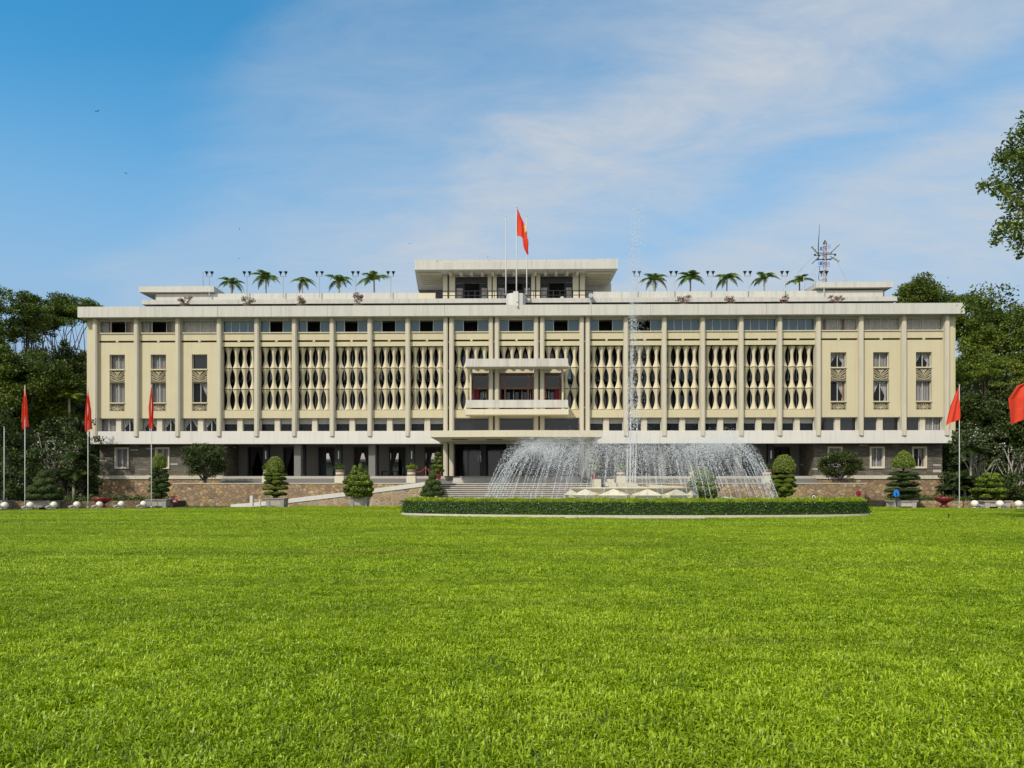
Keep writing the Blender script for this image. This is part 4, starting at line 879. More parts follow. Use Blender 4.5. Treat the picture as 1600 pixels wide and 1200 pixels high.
PP.append(np.stack([9.6*q*np.cos(a), 6.5*q*np.sin(a), zz_], 1)); DD.append(np.tile([0,0,-1.], (n,1))+rg.normal(size=(n,3))*.2); RR.append(.006+.010*rg.random(n)**3); LL.append(.009+.012*rg.random(n))
drops('spray_ring', np.concatenate(PP), np.concatenate(DD), np.concatenate(RR), np.concatenate(LL), fo)
PP, DD, RR, LL = [], [], [], []
for j, (jx, lean) in enumerate(((0,0.015),(.18,.02),(.34,.03),(.02,.01),(-.18,.012))):
    n = 1300 if j == 0 or j == 3 else 520; top = (20.3, 13, 8.5, 18.5, 9)[j]; h = 1.5+(top-1.5)*rg.random(n)**(1.25); f = (h-1.5)/18.5
    p = np.stack([jx+lean*(h-1.5)+rg.normal(size=n)*(.022+.20*f**1.5), rg.normal(size=n)*(.03+.22*f**1.5), h], 1)
    PP.append(p); DD.append(np.tile([.02,0,1.], (n,1))+rg.normal(size=(n,3))*.12); RR.append(.007+.011*rg.random(n)); LL.append(.02+.10*rg.random(n)*(1-.8*f))
n = 3200; h = 1.6+18.6*rg.random(n)**.8; f = (h-1.5)/18.5        # falling drops drifting to the right
p = np.stack([.30+.62*(1-f)*rg.random(n)+.25*f+rg.normal(size=n)*(.22+.14*(1-f)), rg.normal(size=n)*.40, h], 1)
PP.append(p); DD.append(np.tile([.1,0,-1.], (n,1))); RR.append(.006+.010*rg.random(n)**2); LL.append(.012+.022*rg.random(n))
drops('central_jet', np.concatenate(PP), np.concatenate(DD), np.concatenate(RR), np.concatenate(LL), fo)
# ================================================================ planters and topiary
def dome_mesh(kind, mat, n, leaf, seed, cap):
    rg = np.random.default_rng(seed)
    prof = {'dome': [(.02,-.42),(.85,-.45),(.98,-.3),(1,-.05),(.96,.2),(.84,.48),(.62,.76),(.33,.94),(.02,1.0)], 'ball': [(.02,-1),(.6,-.82),(.95,-.4),(1,0),(.9,.42),(.62,.78),(.3,.95),(.02,1)],
            'pad': [(.02,-.55),(.7,-.6),(1,-.15),(.95,.3),(.7,.7),(.35,.93),(.02,1)], 'bell': [(.02,-.7),(.9,-.72),(1,-.5),(.93,-.1),(.72,.4),(.4,.8),(.02,1)]}[kind]
    m = MB(); m.lathe([(r*.95, z*.95) for r, z in prof], 20)
    P_, N_ = [], []
    for _ in range(n):
        i = rg.choice(len(prof)-1, p=(lambda w: w/w.sum())(np.array([(prof[k][0]+prof[k+1][0])*math.hypot(prof[k+1][0]-prof[k][0], prof[k+1][1]-prof[k][1]) for k in range(len(prof)-1)])))
        f = rg.random(); r = prof[i][0]*(1-f)+prof[i+1][0]*f; z = prof[i][1]*(1-f)+prof[i+1][1]*f; a = rg.random()*2*math.pi
        dr, dz = prof[i+1][0]-prof[i][0], prof[i+1][1]-prof[i][1]; nn = np.array([dz*math.cos(a), dz*math.sin(a), -dr]); nn /= np.linalg.norm(nn)+1e-9
        P_.append((r*math.cos(a), r*math.sin(a), z)); N_.append(nn)
    P_ = np.array(P_)*(1+.045*rg.normal(size=(n,1))); V, Q = leafquads(P_, leaf, rg, nrm=np.array(N_), aspect=.6)
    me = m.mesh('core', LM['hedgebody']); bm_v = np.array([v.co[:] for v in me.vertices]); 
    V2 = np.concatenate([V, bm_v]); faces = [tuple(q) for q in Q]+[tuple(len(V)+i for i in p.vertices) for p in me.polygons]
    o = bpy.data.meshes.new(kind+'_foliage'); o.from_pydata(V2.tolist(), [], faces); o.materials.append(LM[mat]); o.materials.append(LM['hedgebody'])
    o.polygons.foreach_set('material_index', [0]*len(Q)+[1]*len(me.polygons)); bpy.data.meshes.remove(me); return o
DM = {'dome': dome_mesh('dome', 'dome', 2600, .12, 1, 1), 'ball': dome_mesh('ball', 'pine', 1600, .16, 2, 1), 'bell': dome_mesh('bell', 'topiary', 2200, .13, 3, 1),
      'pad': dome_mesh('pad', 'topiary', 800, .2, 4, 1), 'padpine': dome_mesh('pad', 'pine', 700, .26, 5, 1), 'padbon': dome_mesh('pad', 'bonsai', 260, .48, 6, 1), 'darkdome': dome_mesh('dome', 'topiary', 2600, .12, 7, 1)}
def part(me, name, parent, loc, sc, rz=0):
    o = link(bpy.data.objects.new(name, me), parent); o.location = loc; o.scale = sc; o.rotation_euler.z = rz; return o
def planter(label, loc, w, h, mat='granite', group='stone planters along the lawn edge', panel='marble', d=None):
    t = thing('stone_planter', label, 'planter', loc, 0, group); d = d or w*.8; a, b = w/2, d/2
    for sx in (-1, 1):
        for sy in (-1, 1): MB().frustum(sx*a*.72, sy*b*.72, 0, h*.9, a*.15, b*.15, a*.2, b*.2).build('leg', M[mat], t)
    m = MB(); m.frustum(0, 0, h*.25, h*.9, a*.76, b*.76, a*.9, b*.9); m.build('body', M[panel], t)
    m = MB(); m.box(-a, a, -b, b, h*.88, h*.99); m.box(-a*.8, a*.8, -b*.8, b*.8, h*.18, h*.30); m.build('rim', M[mat], t)
    MB().box(-a*.85, a*.85, -b*.85, b*.85, h*.985, h*1.0).build('soil', M['soil'], t); return t
def topiary(label, loc, zs, tiers, crown, seed, padkey='pad', trunk=.12, pw=.5, group='potted topiary trees along the lawn edge', n_per=5):
    """zs: base height; tiers: list of (z, radius, pad thickness); crown: (mesh key, z centre, rx, rz)"""
    rg = np.random.default_rng(seed); t = thing('topiary_tree', label, 'topiary', loc, 0, group)
    top = crown[1] if crown else tiers[-1][0]; m = MB(); m.tube([(0,0,zs-.05), (.05,0,zs+.3), (-.04,0,(zs+top)/2), (0,0,top)], [trunk*1.7, trunk*1.2, trunk, trunk*.6], 8)
    pads = []
    for z, r, th in tiers:
        n = max(3, int(n_per*(r/.9)+.5)) if r > .45 else 3; a0 = rg.random()*6.28
        for k in range(n):
            a = a0+2*math.pi*k/n+rg.normal()*.12; rr = r*(1-pw*.62)*rg.uniform(.85,1.1); zz = z+rg.normal()*th*.35
            p = (rr*math.cos(a), rr*math.sin(a), zz); pads.append((p, (r*pw*rg.uniform(.9,1.15), r*pw*.9*rg.uniform(.9,1.1), th*1.45*rg.uniform(.85,1.15)), a))
            m.tube([(0,0,zz-.25), (p[0]*.6, p[1]*.6, zz-.12), (p[0], p[1], zz-.03)], [trunk*.5, trunk*.35, trunk*.25], 5)
    m.build('trunk', M['bark'], t, True)
    for p, s, a in pads: part(DM[padkey], 'foliage_pad', t, p, s, a)
    if crown: part(DM[crown[0]], 'crown', t, (0,0,crown[1]), (crown[2], crown[2]*.95, crown[3]))
    return t
def ztier(Y, *rows): return [(EYE+(HY-py)*Y/F, hp*Y/F, th) for py, hp, th in rows]
def zp(py, Y): return EYE+(HY-py)*Y/F
Y = 63.0; planter('grey stone planter under the dark mushroom topiary before the left slate wall', (gx(250, Y), Y, -.05), 1.75, zp(779, Y))
topiary('mushroom-topped topiary with stacked dark tiers behind the third red flag', (gx(249, Y), Y, 0), zp(779, Y), ztier(Y, (774,11,.16),(766,13,.17),(758,13.5,.17),(750,13,.16),(743,12,.15),(736,10,.14)), ('darkdome', zp(724, Y), .56, .80), 1, 'padpine', n_per=6)
Y = 62.4; planter('pale stone planter with panelled sides under the bright dome topiary on the left', (gx(433, Y), Y, -.05), 1.62, zp(777, Y))
topiary('bright yellow-green dome topiary with cloud-clipped pads left of the entrance', (gx(430, Y), Y, 0), zp(777, Y), ztier(Y, (771,16.5,.13),(763,17,.14),(755,16.5,.15),(748,16,.14),(742,16,.12)), ('dome', zp(730.5, Y), .70, .90), 2, 'pad', n_per=5)
Y = 63.0; planter('pale stone planter under the wide cloud-pruned bonsai by the ramp', (gx(562, Y), Y, -.05), 1.55, zp(776, Y))
topiary('wide bright cloud-pruned bonsai tree in front of the left ramp', (gx(560, Y), Y, 0), zp(776, Y), ztier(Y, (772,19,.2),(764,22,.2),(755,21,.2),(747,16,.2),(740,12,.2),(733,8,.22)), None, 3, 'padbon', pw=.42, n_per=7)
Y = 64.2; planter('stone planter half hidden behind the left end of the hedge', (gx(675, Y), Y, -.05), 1.5, zp(778, Y))
topiary('small dark topiary with a ball on top beside the entrance steps', (gx(676, Y), Y, 0), zp(778, Y), ztier(Y, (771,15,.25),(764,14,.24),(757,11,.2),(752.5,9,.16)), ('ball', zp(744.5, Y), .36, .36), 4, 'padpine', pw=.6)
Y = 63.0; planter('grey stone planter behind the hedge under the bright dome topiary on the right', (gx(1225, Y), Y, -.05), 1.75, zp(778, Y))
topiary('bright dome topiary with cloud-clipped pads right of the fountain spray', (gx(1225, Y), Y, 0), zp(778, Y), ztier(Y, (773,14,.16),(766,17,.16),(759,18,.16),(752,17.5,.16),(745,16,.14)), ('dome', zp(729.5, Y), .88, 1.0), 5, 'pad', n_per=5)
Y = 62.6; planter('stone planter behind the blue round sign on the right', (gx(1408, Y), Y, -.05), 2.0, zp(781, Y), panel='white', mat='marble')
topiary('layered dark topiary with a round crown on a bare stem before the right slate wall', (gx(1412, Y), Y, 0), zp(781, Y), ztier(Y, (775,20,.15),(766,22,.15),(757,21,.15),(748,19,.15),(741,17,.13)), ('bell', zp(719.5, Y), .88, .80), 6, 'padpine', pw=.5)
Y = 61.8; planter('long low stone planter between the two right floodlights', (gx(1549, Y), Y, -.05), 2.3, zp(781, Y), panel='white', mat='marble')
topiary('golden green cloud-pruned pine in the planter between the right floodlights', (gx(1546, Y), Y, 0), zp(781, Y), ztier(Y, (775,20,.17),(767,24,.17),(757,16,.17),(749,17,.16),(742,12,.14)), None, 7, 'padbon', pw=.45)
Y = 59.8; planter('long grey stone planter at the far left under the dark tiered pine', (gx(69, Y), Y, -.05), 1.9, zp(781, Y)+.0)
topiary('dark conical tiered pine behind the left floodlights', (gx(70, Y), Y, 0), zp(781, Y), ztier(Y, (776,22,.22),(768,22,.22),(760,18,.2),(752,14,.2),(745,10,.18),(739,6,.16)), None, 8, 'padpine', pw=.5, n_per=6)
Y = 59.0; planter('grey stone planter cut by the left edge of the photo', (gx(-4, Y), Y, -.05), 1.7, zp(781, Y))
Y = 64.5; planter('stone planter hidden behind the fountain spray', (gx(1100, Y), Y, -.05), 1.6, zp(778, Y))
topiary('cloud-pruned tree seen through the right side of the fountain spray', (gx(1098, Y), Y, 0), zp(778, Y), ztier(Y, (774,20,.2),(766,23,.2),(757,21,.2),(748,17,.2),(740,12,.2),(733,7,.2)), None, 9, 'padbon', pw=.42, n_per=7)
# pedestals on the terrace edge with glazed pots and small plants
fl = [('round flower bush with yellow blooms in the glazed pot furthest left of the entrance', LM['flowerleaf'], (LM['brightpalm'], 120, .13), 1), ('pointed leafy plant in the glazed pot on the second left pedestal', LM['flowerleaf'], None, 2), ('small spreading bonsai in the glazed pot nearest the entrance on the left', LM['topiary'], None, 3),
      ('small plant on the pedestal nearest the entrance on the right behind the spray', LM['topiary'], None, 4), ('leafy plant on the middle right pedestal behind the spray', LM['flowerleaf'], None, 5), ('plant on the right pedestal beside the bright dome topiary', LM['flowerleaf'], None, 6)]
for (u, (lab, lm, ex, sd_)), wh in zip(zip((-22.9,-16.2,-9.6,9.6,16.2,22.9), fl), ('furthest left from the entrance', 'second on the left of the entrance', 'nearest the entrance on the left', 'nearest the entrance on the right', 'second on the right of the entrance', 'furthest right from the entrance')):
    p = bw(u, tv+.28, 2.03)
    o = MB(); o.box(-.42, .42, -.36, .36, 0, .62); o.box(-.39, .39, -.33, .33, .62, .66); o = o.build('pedestal', M['cream']); o.location = p; o.rotation_euler.z = -ALPHA; tag(o, 'cream stone pedestal on the terrace edge '+wh, 'pedestal', 'pedestals on the terrace edge')
    o = MB(); o.lathe([(.30,0),(.36,.04),(.385,.25),(.40,.46),(.42,.50),(.42,.56),(.36,.56),(.35,.5)], 20); o.lathe([(.375,.10),(.395,.14),(.40,.28),(.385,.31)], 20, mi=1); o = o.build('glazed_pot', [M['terracotta'], M['beige']], None, True); o.location = p+Vector((0,0,.66)); tag(o, 'brown glazed pot on the pedestal '+wh, 'pot', 'glazed pots on the pedestals')
    cl = [((0,0,.26), (.44,.4,.32)), ((-.26,0,.2), (.32,.28,.24)), ((.28,.05,.18), (.32,.28,.24))]+([((-.25,0,.5), (.2,.2,.42))] if sd_ in (2,5) else [])
    o = link(bpy.data.objects.new('potted_plant', crown_mesh('potted_plant', cl, 900, .14, lm, sd_, ex))); o.location = p+Vector((0,0,1.24)); tag(o, lab, 'plant', 'plants in the glazed pots')
for s, lab in ((-1, 'left'), (1, 'right')):
    p = bw(s*7.0, tv-1.2, 2.35)
    o = MB(); o.lathe([(.26,0),(.24,.06),(.34,.34),(.40,.38),(.40,.44),(.33,.44)], 18); o = o.build('red_pot', M['redpot'], None, True); o.location = p; tag(o, f'red glazed pot on the {lab} pier of the entrance steps', 'pot', 'red pots on the stair piers')
    topiary(f'tall slim tiered bonsai in the red pot on the {lab} stair pier', p, .44, [(.75,.50,.12),(1.15,.52,.12),(1.55,.46,.11),(1.9,.34,.1)], ('ball', 2.25, .3, .22), 20+s, 'padbon', .05, .5, 'bonsai on the stair piers')
for px, Y, lab in ((159.5, 60.8, 'dark red round bowl planter on a foot left of the palace'), (1475, 62.2, 'dark red round bowl planter on a foot near the right flagpole')):
    o = MB(); o.lathe([(.32,0),(.34,.08),(.22,.14),(.20,.30),(.40,.42),(.66,.55),(.68,.70),(.70,.74),(.70,.80),(.60,.80),(.55,.72)], 28); o = o.build('bowl_planter', M['redpot'], None, True); o.location = (gx(px, Y), Y, 0); tag(o, lab, 'planter', 'red bowl planters')
# ================================================================ flags
fm, nt, b = _nt('red_flag_cloth'); b.inputs['Base Color'].default_value = (.74,.05,.016,1); b.inputs['Roughness'].default_value = .75
tr = nt.nodes.new('ShaderNodeBsdfTranslucent'); tr.inputs[0].default_value = (.9,.07,.02,1); mx = nt.nodes.new('ShaderNodeMixShader'); mx.inputs[0].default_value = .3
nt.links.new(b.outputs[0], mx.inputs[1]); nt.links.new(tr.outputs[0], mx.inputs[2]); nt.links.new(mx.outputs[0], nt.nodes['Material Output'].inputs[0]); M['flag'] = fm
M['star'] = simple('yellow_star', (.75,.5,.02), .7)
def cloth(rows, nfold, amp, seed, bulge=0.0, n=40, k=24):
    """rows: list of (left point, right point) (x, z) from top to bottom; folds run down the cloth"""
    rg = np.random.default_rng(seed); a = rg.random()*6; V = []; m = len(rows)-1
    for i in range(n+1):
        t = i/n*m; q = min(int(t), m-1); f = t-q; f = f*f*(3-2*f)
        L_ = [rows[q][0][c]*(1-f)+rows[q+1][0][c]*f for c in (0,1)]; R_ = [rows[q][1][c]*(1-f)+rows[q+1][1][c]*f for c in (0,1)]
        for j in range(k+1):
            s = j/k; w = min(1, i/n*2.5+.15)
            V.append((L_[0]*(1-s)+R_[0]*s+.02*math.sin(7*s+i*.2), amp*w*math.sin(nfold*2*math.pi*s+a+i*.06)*(.4+.6*s if bulge >= 0 else 1)+bulge*math.sin(math.pi*s), L_[1]*(1-s)+R_[1]*s+.03*math.sin(9*s+a)))
    m_ = MB(); m_.add(V, [(i*(k+1)+j, i*(k+1)+j+1, (i+1)*(k+1)+j+1, (i+1)*(k+1)+j) for i in range(n) for j in range(k)]); return m_
def flagpole(label, loc, h, rows, seed, nfold=2, amp=.12, r=.028, group='red flags on poles along the lawn', bulge=0, mat='polewhite'):
    t = thing('flagpole', label, 'flagpole', loc, 0, group)
    m = MB(); m.tube([(0,0,-.1),(0,0,.6),(0,0,h)], [r*1.5, r*1.2, r], 8); m.ball((0,0,h+.03), r*1.5, r*1.5, r*1.6, 8, 6); m.lathe([(r*3.2,-.02),(r*3.2,.05),(r*1.6,.08)], 12); m.build('pole', M[mat], t, True)
    if rows: f = cloth(rows, nfold, amp, seed, bulge).build('flag', M['flag'], t, True); return t, f
    return t, None
def px_rows(px, Y, h, pts): return [((gx(a, Y)-gx(px, Y), EYE+(HY-y)*Y/F), (gx(b_, Y)-gx(px, Y), EYE+(HY-y2)*Y/F)) for a, y, b_, y2 in pts]
limp = lambda c: [(c-.8,605,c+.9,605),(c-2.2,620,c+3.2,622),(c-3.0,637,c+5.4,636),(c-4.2,655,c+4.6,655),(c-4.0,671,c+5.6,666)]
Y = 58.5; flagpole('limp red flag on a white pole, leftmost of the three flags left of the palace', (gx(39, Y), Y, 0), zp(603, Y), px_rows(39, Y, 0, limp(38.5)), 1, 2.3)
Y = 60.5; flagpole('limp red flag on a pole overlapping the left corner of the palace', (gx(137.5, Y), Y, 0), zp(608, Y), px_rows(137.5, Y, 0, [(a-.5,y+4,b_-.3,y2+4) for a,y,b_,y2 in limp(137.5)]), 2, 2.6)
Y = 62; flagpole('limp narrow red flag on a pole in front of the second window bay', (gx(236.5, Y), Y, 0), zp(602, Y), px_rows(236.5, Y, 0, [(235.5,604,237.2,604),(234,618,237.6,620),(231.8,636,240.2,637),(232.5,652,239.8,652),(231.6,668,238.6,671)]), 3, 2.2)
Y = 60; flagpole('bare white flagpole without a flag at the left edge', (gx(6.5, Y), Y, .5), zp(668, Y)-.5, None, 4, group='bare flagpoles')
Y = 60.5; flagpole('red flag blown left from a pole at the right corner of the palace', (gx(1499, Y), Y, 0), zp(602, Y), px_rows(1499, Y, 0, [(1498,604,1499,604),(1491,618,1499,614),(1485.5,633,1499,626),(1481,650,1499,641),(1477.5,664.5,1499,655)]), 5, 1.6, .10)
Y = 47; flagpole('large red flag at the right edge of the photo, its pole out of the frame', (gx(1618, Y), Y, 0), zp(590, Y), px_rows(1618, Y, 0, [(1616,592,1618,592),(1588,603,1618,600),(1575,623,1618,618),(1577,642,1618,634),(1578,663,1618,650)]), 6, 1.8, .15)
# rooftop plinth and its three poles
vp = 3.2; pl = thing('flag_plinth', 'white hexagonal plinth carrying the three rooftop flagpoles', 'plinth', bw(bu(806, vp), vp, 19.3), -ALPHA)
hw = (bu(821, vp)-bu(791, vp))/2; ht = bz(459.5, 0, vp)-19.3
m = MB(); m.prism([(-hw,.2),(-hw*.72,-.35),(-.2,-.5),(.2,-.5),(hw*.72,-.35),(hw,.2),(hw,.6),(-hw,.6)], 0, ht); m.prism([(-.25,-.62),(.25,-.62),(.25,-.5),(-.25,-.5)], ht*.1, ht+.12); m.build('body', M['white'], pl)
for px, top, bot, lab in ((790.5,338,459,'bare rooftop flagpole left of the flag'),(823,337,459,'bare rooftop flagpole right of the flag')):
    u = bu(px, vp+.2); flagpole(lab, bw(u, vp+.2, 19.3+ht), bz(top, u, vp)-19.3-ht, None, 0, r=.05, group='rooftop flagpoles')
u = bu(807, vp); p = bw(u, vp-.1, 19.3+ht)
s_ = (BD+vp)/F; zz = lambda y: bz(y, u, vp)-19.3-ht
rows = [((.06, zz(326)),(.10, zz(327))), ((.06, zz(336)),((812.5-807)*s_, zz(336))), ((.06, zz(348)),((819-807)*s_, zz(349))), ((.06, zz(360)),((822.5-807)*s_, zz(366))), ((.06, zz(368.5)),((824.5-807)*s_, zz(375)))]
t, f = flagpole('tall rooftop flagpole flying a red flag with a yellow star above the palace', p, zz(325), rows, 9, 1.4, .12, .055, 'rooftop flagpoles')
m = cloth([(((815.8-807)*s_, zz(372)),((825.0-807)*s_, zz(374))), (((817-807)*s_, zz(382)),((825.8-807)*s_, zz(382))), (((819.5-807)*s_, zz(390)),((825.5-807)*s_, zz(392))), (((822.5-807)*s_, zz(397)),((825.2-807)*s_, zz(399)))], 2, .12, 3); m.build('flag_tail', M['flag'], t, True)
st5 = MB(); c5 = ((820.6-807)*s_, zz(358)); st5.add([(c5[0]+.30*(1 if i%2==0 else .4)*.42*math.sin(i*math.pi/5), -.14, c5[1]+.62*(1 if i%2==0 else .4)*math.cos(i*math.pi/5)) for i in range(10)]+[(c5[0], -.15, c5[1])], [(i, (i+1)%10, 10) for i in range(10)]); st5.build('star', M['star'], t)
# ================================================================ rooftop lamps, flowers, antenna, small things
lamp0 = None
LP_ = (327,385.8,442.5,499,555.5,610.5,995,1052.5,1110,1168,1226,1287.5)
wh = ['at the left end of the roof, before the corner pavilion','between the first and second palm from the left','between the second and third palm from the left','between the middle and fourth left palm','between the fourth and fifth left palm','left of the penthouse','right of the penthouse behind the tall fountain jet','between the first and second palm right of the penthouse','between the second and third palm right of the penthouse','between the third and fourth palm right of the penthouse','between the two rightmost palms','in front of the antenna mast']
for px, w_ in zip(LP_, wh):
    v = 5.7; u = bu(px, v); z0 = bz(465.5, u, v); h = bz(432, u, v)-z0
    if lamp0 is None:
        lamp0 = thing('roof_lamp', '', 'lamp', (0,0,0), 0, 'twin-headed lamps along the roof edge')
        m = MB(); m.tube([(0,0,0),(0,0,h)], [.055,.045], 6); m.tube([(-.28,0,h),(.28,0,h)], .035, 5); m.build('post', M['steel'], lamp0)
        for s in (-1, 1):
            m = MB(); m.tube([(s*.28,0,h),(s*.28,0,h+.22)], .035, 5); m.lathe([(.06,.2),(.10,.34),(.19,.46),(.19,.52),(.08,.54)], 10, (s*.28,0,h)); m.build('lamp_head', M['iron'], lamp0)
        L_ = lamp0
    else: L_ = copy_tree(lamp0)
    L_.location = bw(u, v, z0); L_['label'] = 'twin-headed roof lamp '+w_
fb = []
for i in range(3):
    rg = np.random.default_rng(50+i); cl = [((rg.uniform(-.62,.62), rg.uniform(-.3,.3), rg.uniform(.7,1.3)), (.22,.2,.15)) for _ in range(14)]
    fb.append((cl, crown_mesh('flowers', cl, 520, .12, LM['flowerleaf'], 60+i, (LM[('pinkpetal','rosepetal','pinkpetal')[i]], 300, .12))))
fpos = ((289,'leftmost on the roof edge below the corner pavilion'),(387,'second from the left on the roof edge'),(471,'third from the left on the roof edge'),(560,'tallest, fourth from the left, beside the penthouse'),(1068,'nearest the penthouse on the right'),(1141,'in the middle of the right roof edge'),(1225,'deep pink, third from the penthouse on the right'),(1307,'rightmost, below the antenna mast'))
for i, (px, w_) in enumerate(fpos):
    v = 2.6; u = bu(px, v); t = thing('flowering_shrub', 'pink-flowering bush in a bowl, '+w_, 'flower bush', bw(u, v, 19.31), i*.8, 'flowering bushes along the roof edge')
    sc = 1.25 if i == 3 else 1.0; k = (0,1,1,0,2,1,0,2)[i]
    m = MB(); m.lathe([(.25,0),(.4,.2),(.5,.42),(.52,.5),(.44,.5)], 14)
    for c, r in fb[k][0][:9]: m.tube([(0,0,.45),(c[0]*.5,c[1]*.5,.75),(c[0],c[1],c[2])], [.035,.025,.012], 4)
    m.build('bowl_and_stems', M['terracotta'], t); o = link(bpy.data.objects.new('flowers', fb[k][1]), t); o.scale = (1,1,sc)
    t.location.z = bz(474.5, u, v)-.55; 
    MB().box(-.3,.3,-.3,.3, 19.32-t.location.z, 0.02).build('stand', M['iron'], t)
v = 9.0; u = bu(1289, v); zb = bz(443, u, v); s_ = (BD+v)/F
ma = thing('antenna_mast', 'lattice antenna mast with four diagonal aerials on the right corner of the roof', 'antenna', bw(u, v, bz(443.5, 0, 5.6)), -ALPHA)
H = bz(379, u, v)-ma.location.z
M['mast_red'] = simple('mast_red_paint', (.24,.085,.085), .6); M['mast_white'] = simple('mast_white_paint', (.40,.38,.40), .6); M['blue'] = simple('blue_bracket', (.03,.13,.45), .5); M['olive'] = simple('olive_aerial', (.17,.17,.08), .6)
for c_, mt in ((0,'mast_red'),(1,'mast_white')):
    for k in range(12):
        if k % 2 != c_: continue
        m = MB()
        za, zb_ = H*k/12, H*(k+1)/12
        for q in range(3):
            a0, a1 = 2.1*q+.3, 2.1*(q+1)+.3; P0 = (.21*math.cos(a0), .21*math.sin(a0)); P1 = (.21*math.cos(a1), .21*math.sin(a1))
            m.tube([(*P0, za),(*P0, zb_)], .035, 5); m.tube([(*P0, za),(*P1, zb_)], .02, 4); m.tube([(*P0, zb_),(*P1, zb_)], .02, 4)
        m.build('mast_section', M[mt], ma)
px_ = lambda px: (px-1289)*s_
pz_ = lambda py: bz(py, u, v)-ma.location.z
for (x0,y0,x1,y1) in ((1280,399.5,1266.5,387),(1296,396.5,1308.5,384.5),(1280.5,400,1267.5,413),(1297,401,1308.5,410.5)):
    m = MB(); m.tube([(px_(x0), -.1, pz_(y0)), (px_(x1), -.35, pz_(y1))], .06, 6)
    for f in (.3,.6,.95):
        c = (px_(x0)+(px_(x1)-px_(x0))*f, -.2-.2*f, pz_(y0)+(pz_(y1)-pz_(y0))*f); m.tube([(c[0]-.12, c[1], c[2]-.12), (c[0]+.12, c[1], c[2]+.12)], .03, 4)
    m.build('aerial', M['olive'], ma)
m = MB(); m.tube([(px_(1272),-.2,pz_(400)),(px_(1304),-.2,pz_(398))], .04, 5); m.tube([(px_(1277),0,pz_(395.5)),(px_(1300),0,pz_(395.5))], .05, 5); m.tube([(px_(1280),0,pz_(405.5)),(px_(1298),0,pz_(405.5))], .06, 5)
for px in (1272.5, 1303.5): m.ball((px_(px), -.2, pz_(399)), .12, .1, .13)
m.tube([(px_(1279.5),.1,pz_(405)),(px_(1279.5),.1,pz_(381)),(px_(1281.5),.1,pz_(349))], [.06,.05,.012], 5); m.tube([(0,0,H-.1),(0,0,H+.3)], [.22,.02], 8)
m.tube([(px_(1281),0,pz_(417)),(px_(1279),0,pz_(436)),(px_(1281),0,pz_(438)),(px_(1287),0,pz_(437))], .03, 4); m.build('crossbar', M['iron'], ma)
m = MB(); m.box(px_(1275), px_(1280), -.1, .1, pz_(406.5), pz_(405)); m.box(px_(1295), px_(1300), -.1, .1, pz_(405.5), pz_(404)); m.box(px_(1282), px_(1284.5), -.1, .1, pz_(414), pz_(409)); m.box(px_(1282), px_(1284), -.1, .1, pz_(391), pz_(386))
for s0, s1 in ((1278,1282.5),(1292,1296)):
    for y in (410,412,414,416.5): m.tube([(px_(s0),-.1,pz_(y)),(px_(s1),-.1,pz_(y))], .025, 4)
for y in (382.5,385,387.5): m.tube([(px_(1293),0,pz_(y)),(px_(1298),0,pz_(y))], .022, 4)
m.build('blue_bracket', M['blue'], ma)
m = MB()
for (x0,y0,x1,y1,dy) in ((1272,399,1255,419,1.5),(1255,419,1228,453,3),(1277,415,1263,447,2),(1307,407,1331,440,1)): m.tube([(px_(x0),0,pz_(y0)),(px_(x1),dy,pz_(y1))], .012, 4)
m.build('guy_wire', M['steel'], ma)
for px, top, bot, lab in ((317,424.5,445,'thin dark rod aerial on the left corner pavilion'),(1273,427.5,443,'short rod aerial left of the antenna mast'),(1319,428.5,442.5,'short stubby aerial right of the antenna mast'),(1256,433,456,'thin pole behind the rightmost roof palm')):
    v_ = 7.5; u_ = bu(px, v_); z0 = bz(bot+4, u_, v_); h = bz(top, u_, v_)-z0
    m = MB(); m.tube([(0,0,0),(0,0,h*.45)], .07, 6); m.tube([(0,0,h*.4),(0,0,h)], .045, 6); m.ball((0,0,h*.97), .075, .075, .1, 8, 5); m.ball((0,0,h*.45), .085, .085, .1, 8, 5); o = m.build('rod_aerial', M['steel']); o.location = bw(u_, v_, z0); tag(o, lab, 'aerial', 'small rod aerials on the roof')
v_ = 3.6; u_ = bu(923, v_); t = thing('roof_floodlight', 'round grey floodlight on a small stand at the roof edge right of the penthouse railing', 'floodlight', bw(u_, v_, 19.31), -ALPHA); hh = bz(462, u_, v_)-19.31
m = MB(); m.tube([(-.3,0,.0),(0,0,hh-.45)], .04, 5); m.tube([(.3,0,.0),(0,0,hh-.45)], .04, 5); m.tube([(0,.3,0),(0,0,hh-.3)], .04, 5); m.build('stand', M['steel'], t)
m = MB(); m.tube([(0,.25,hh),(0,-.1,hh),(0,-.14,hh)], [.16,.24,.24], 14); m.build('lamp_head', M['steel'], t)
m = MB(); m.ball((0,-.02,0), .1, .1, .13); m.tube([(0,.3,.3),(0,0,.3),(0,0,.1)], .05, 6); m.ball((0,-.05,.42), .11, .11, .1); o = m.build('security_camera', M['white']); o.location = bw(bu(808.5, -.6), -.62, bz(478, 0, -.6)); tag(o, 'small white dome camera hanging on the roof fascia under the flag plinth', 'camera')
M['magenta'] = simple('magenta_plastic', (.45,.02,.12), .4); M['teal'] = simple('teal_plastic', (.05,.32,.35), .4)
m = MB(); v_ = 8.2; m.lathe([(.30,0),(.31,.6),(.30,1.0),(.22,1.05)], 16); m.lathe([(.2,1.05),(.2,1.3),(.05,1.32)], 12, mi=1); o = m.build('drink_dispenser', [M['magenta'], M['white']]); o.location = bw(bu(878.5, v_), v_, 21.3); tag(o, 'magenta drum with a white top on the penthouse terrace', 'dispenser'); o.scale = (.95,.95,.8)
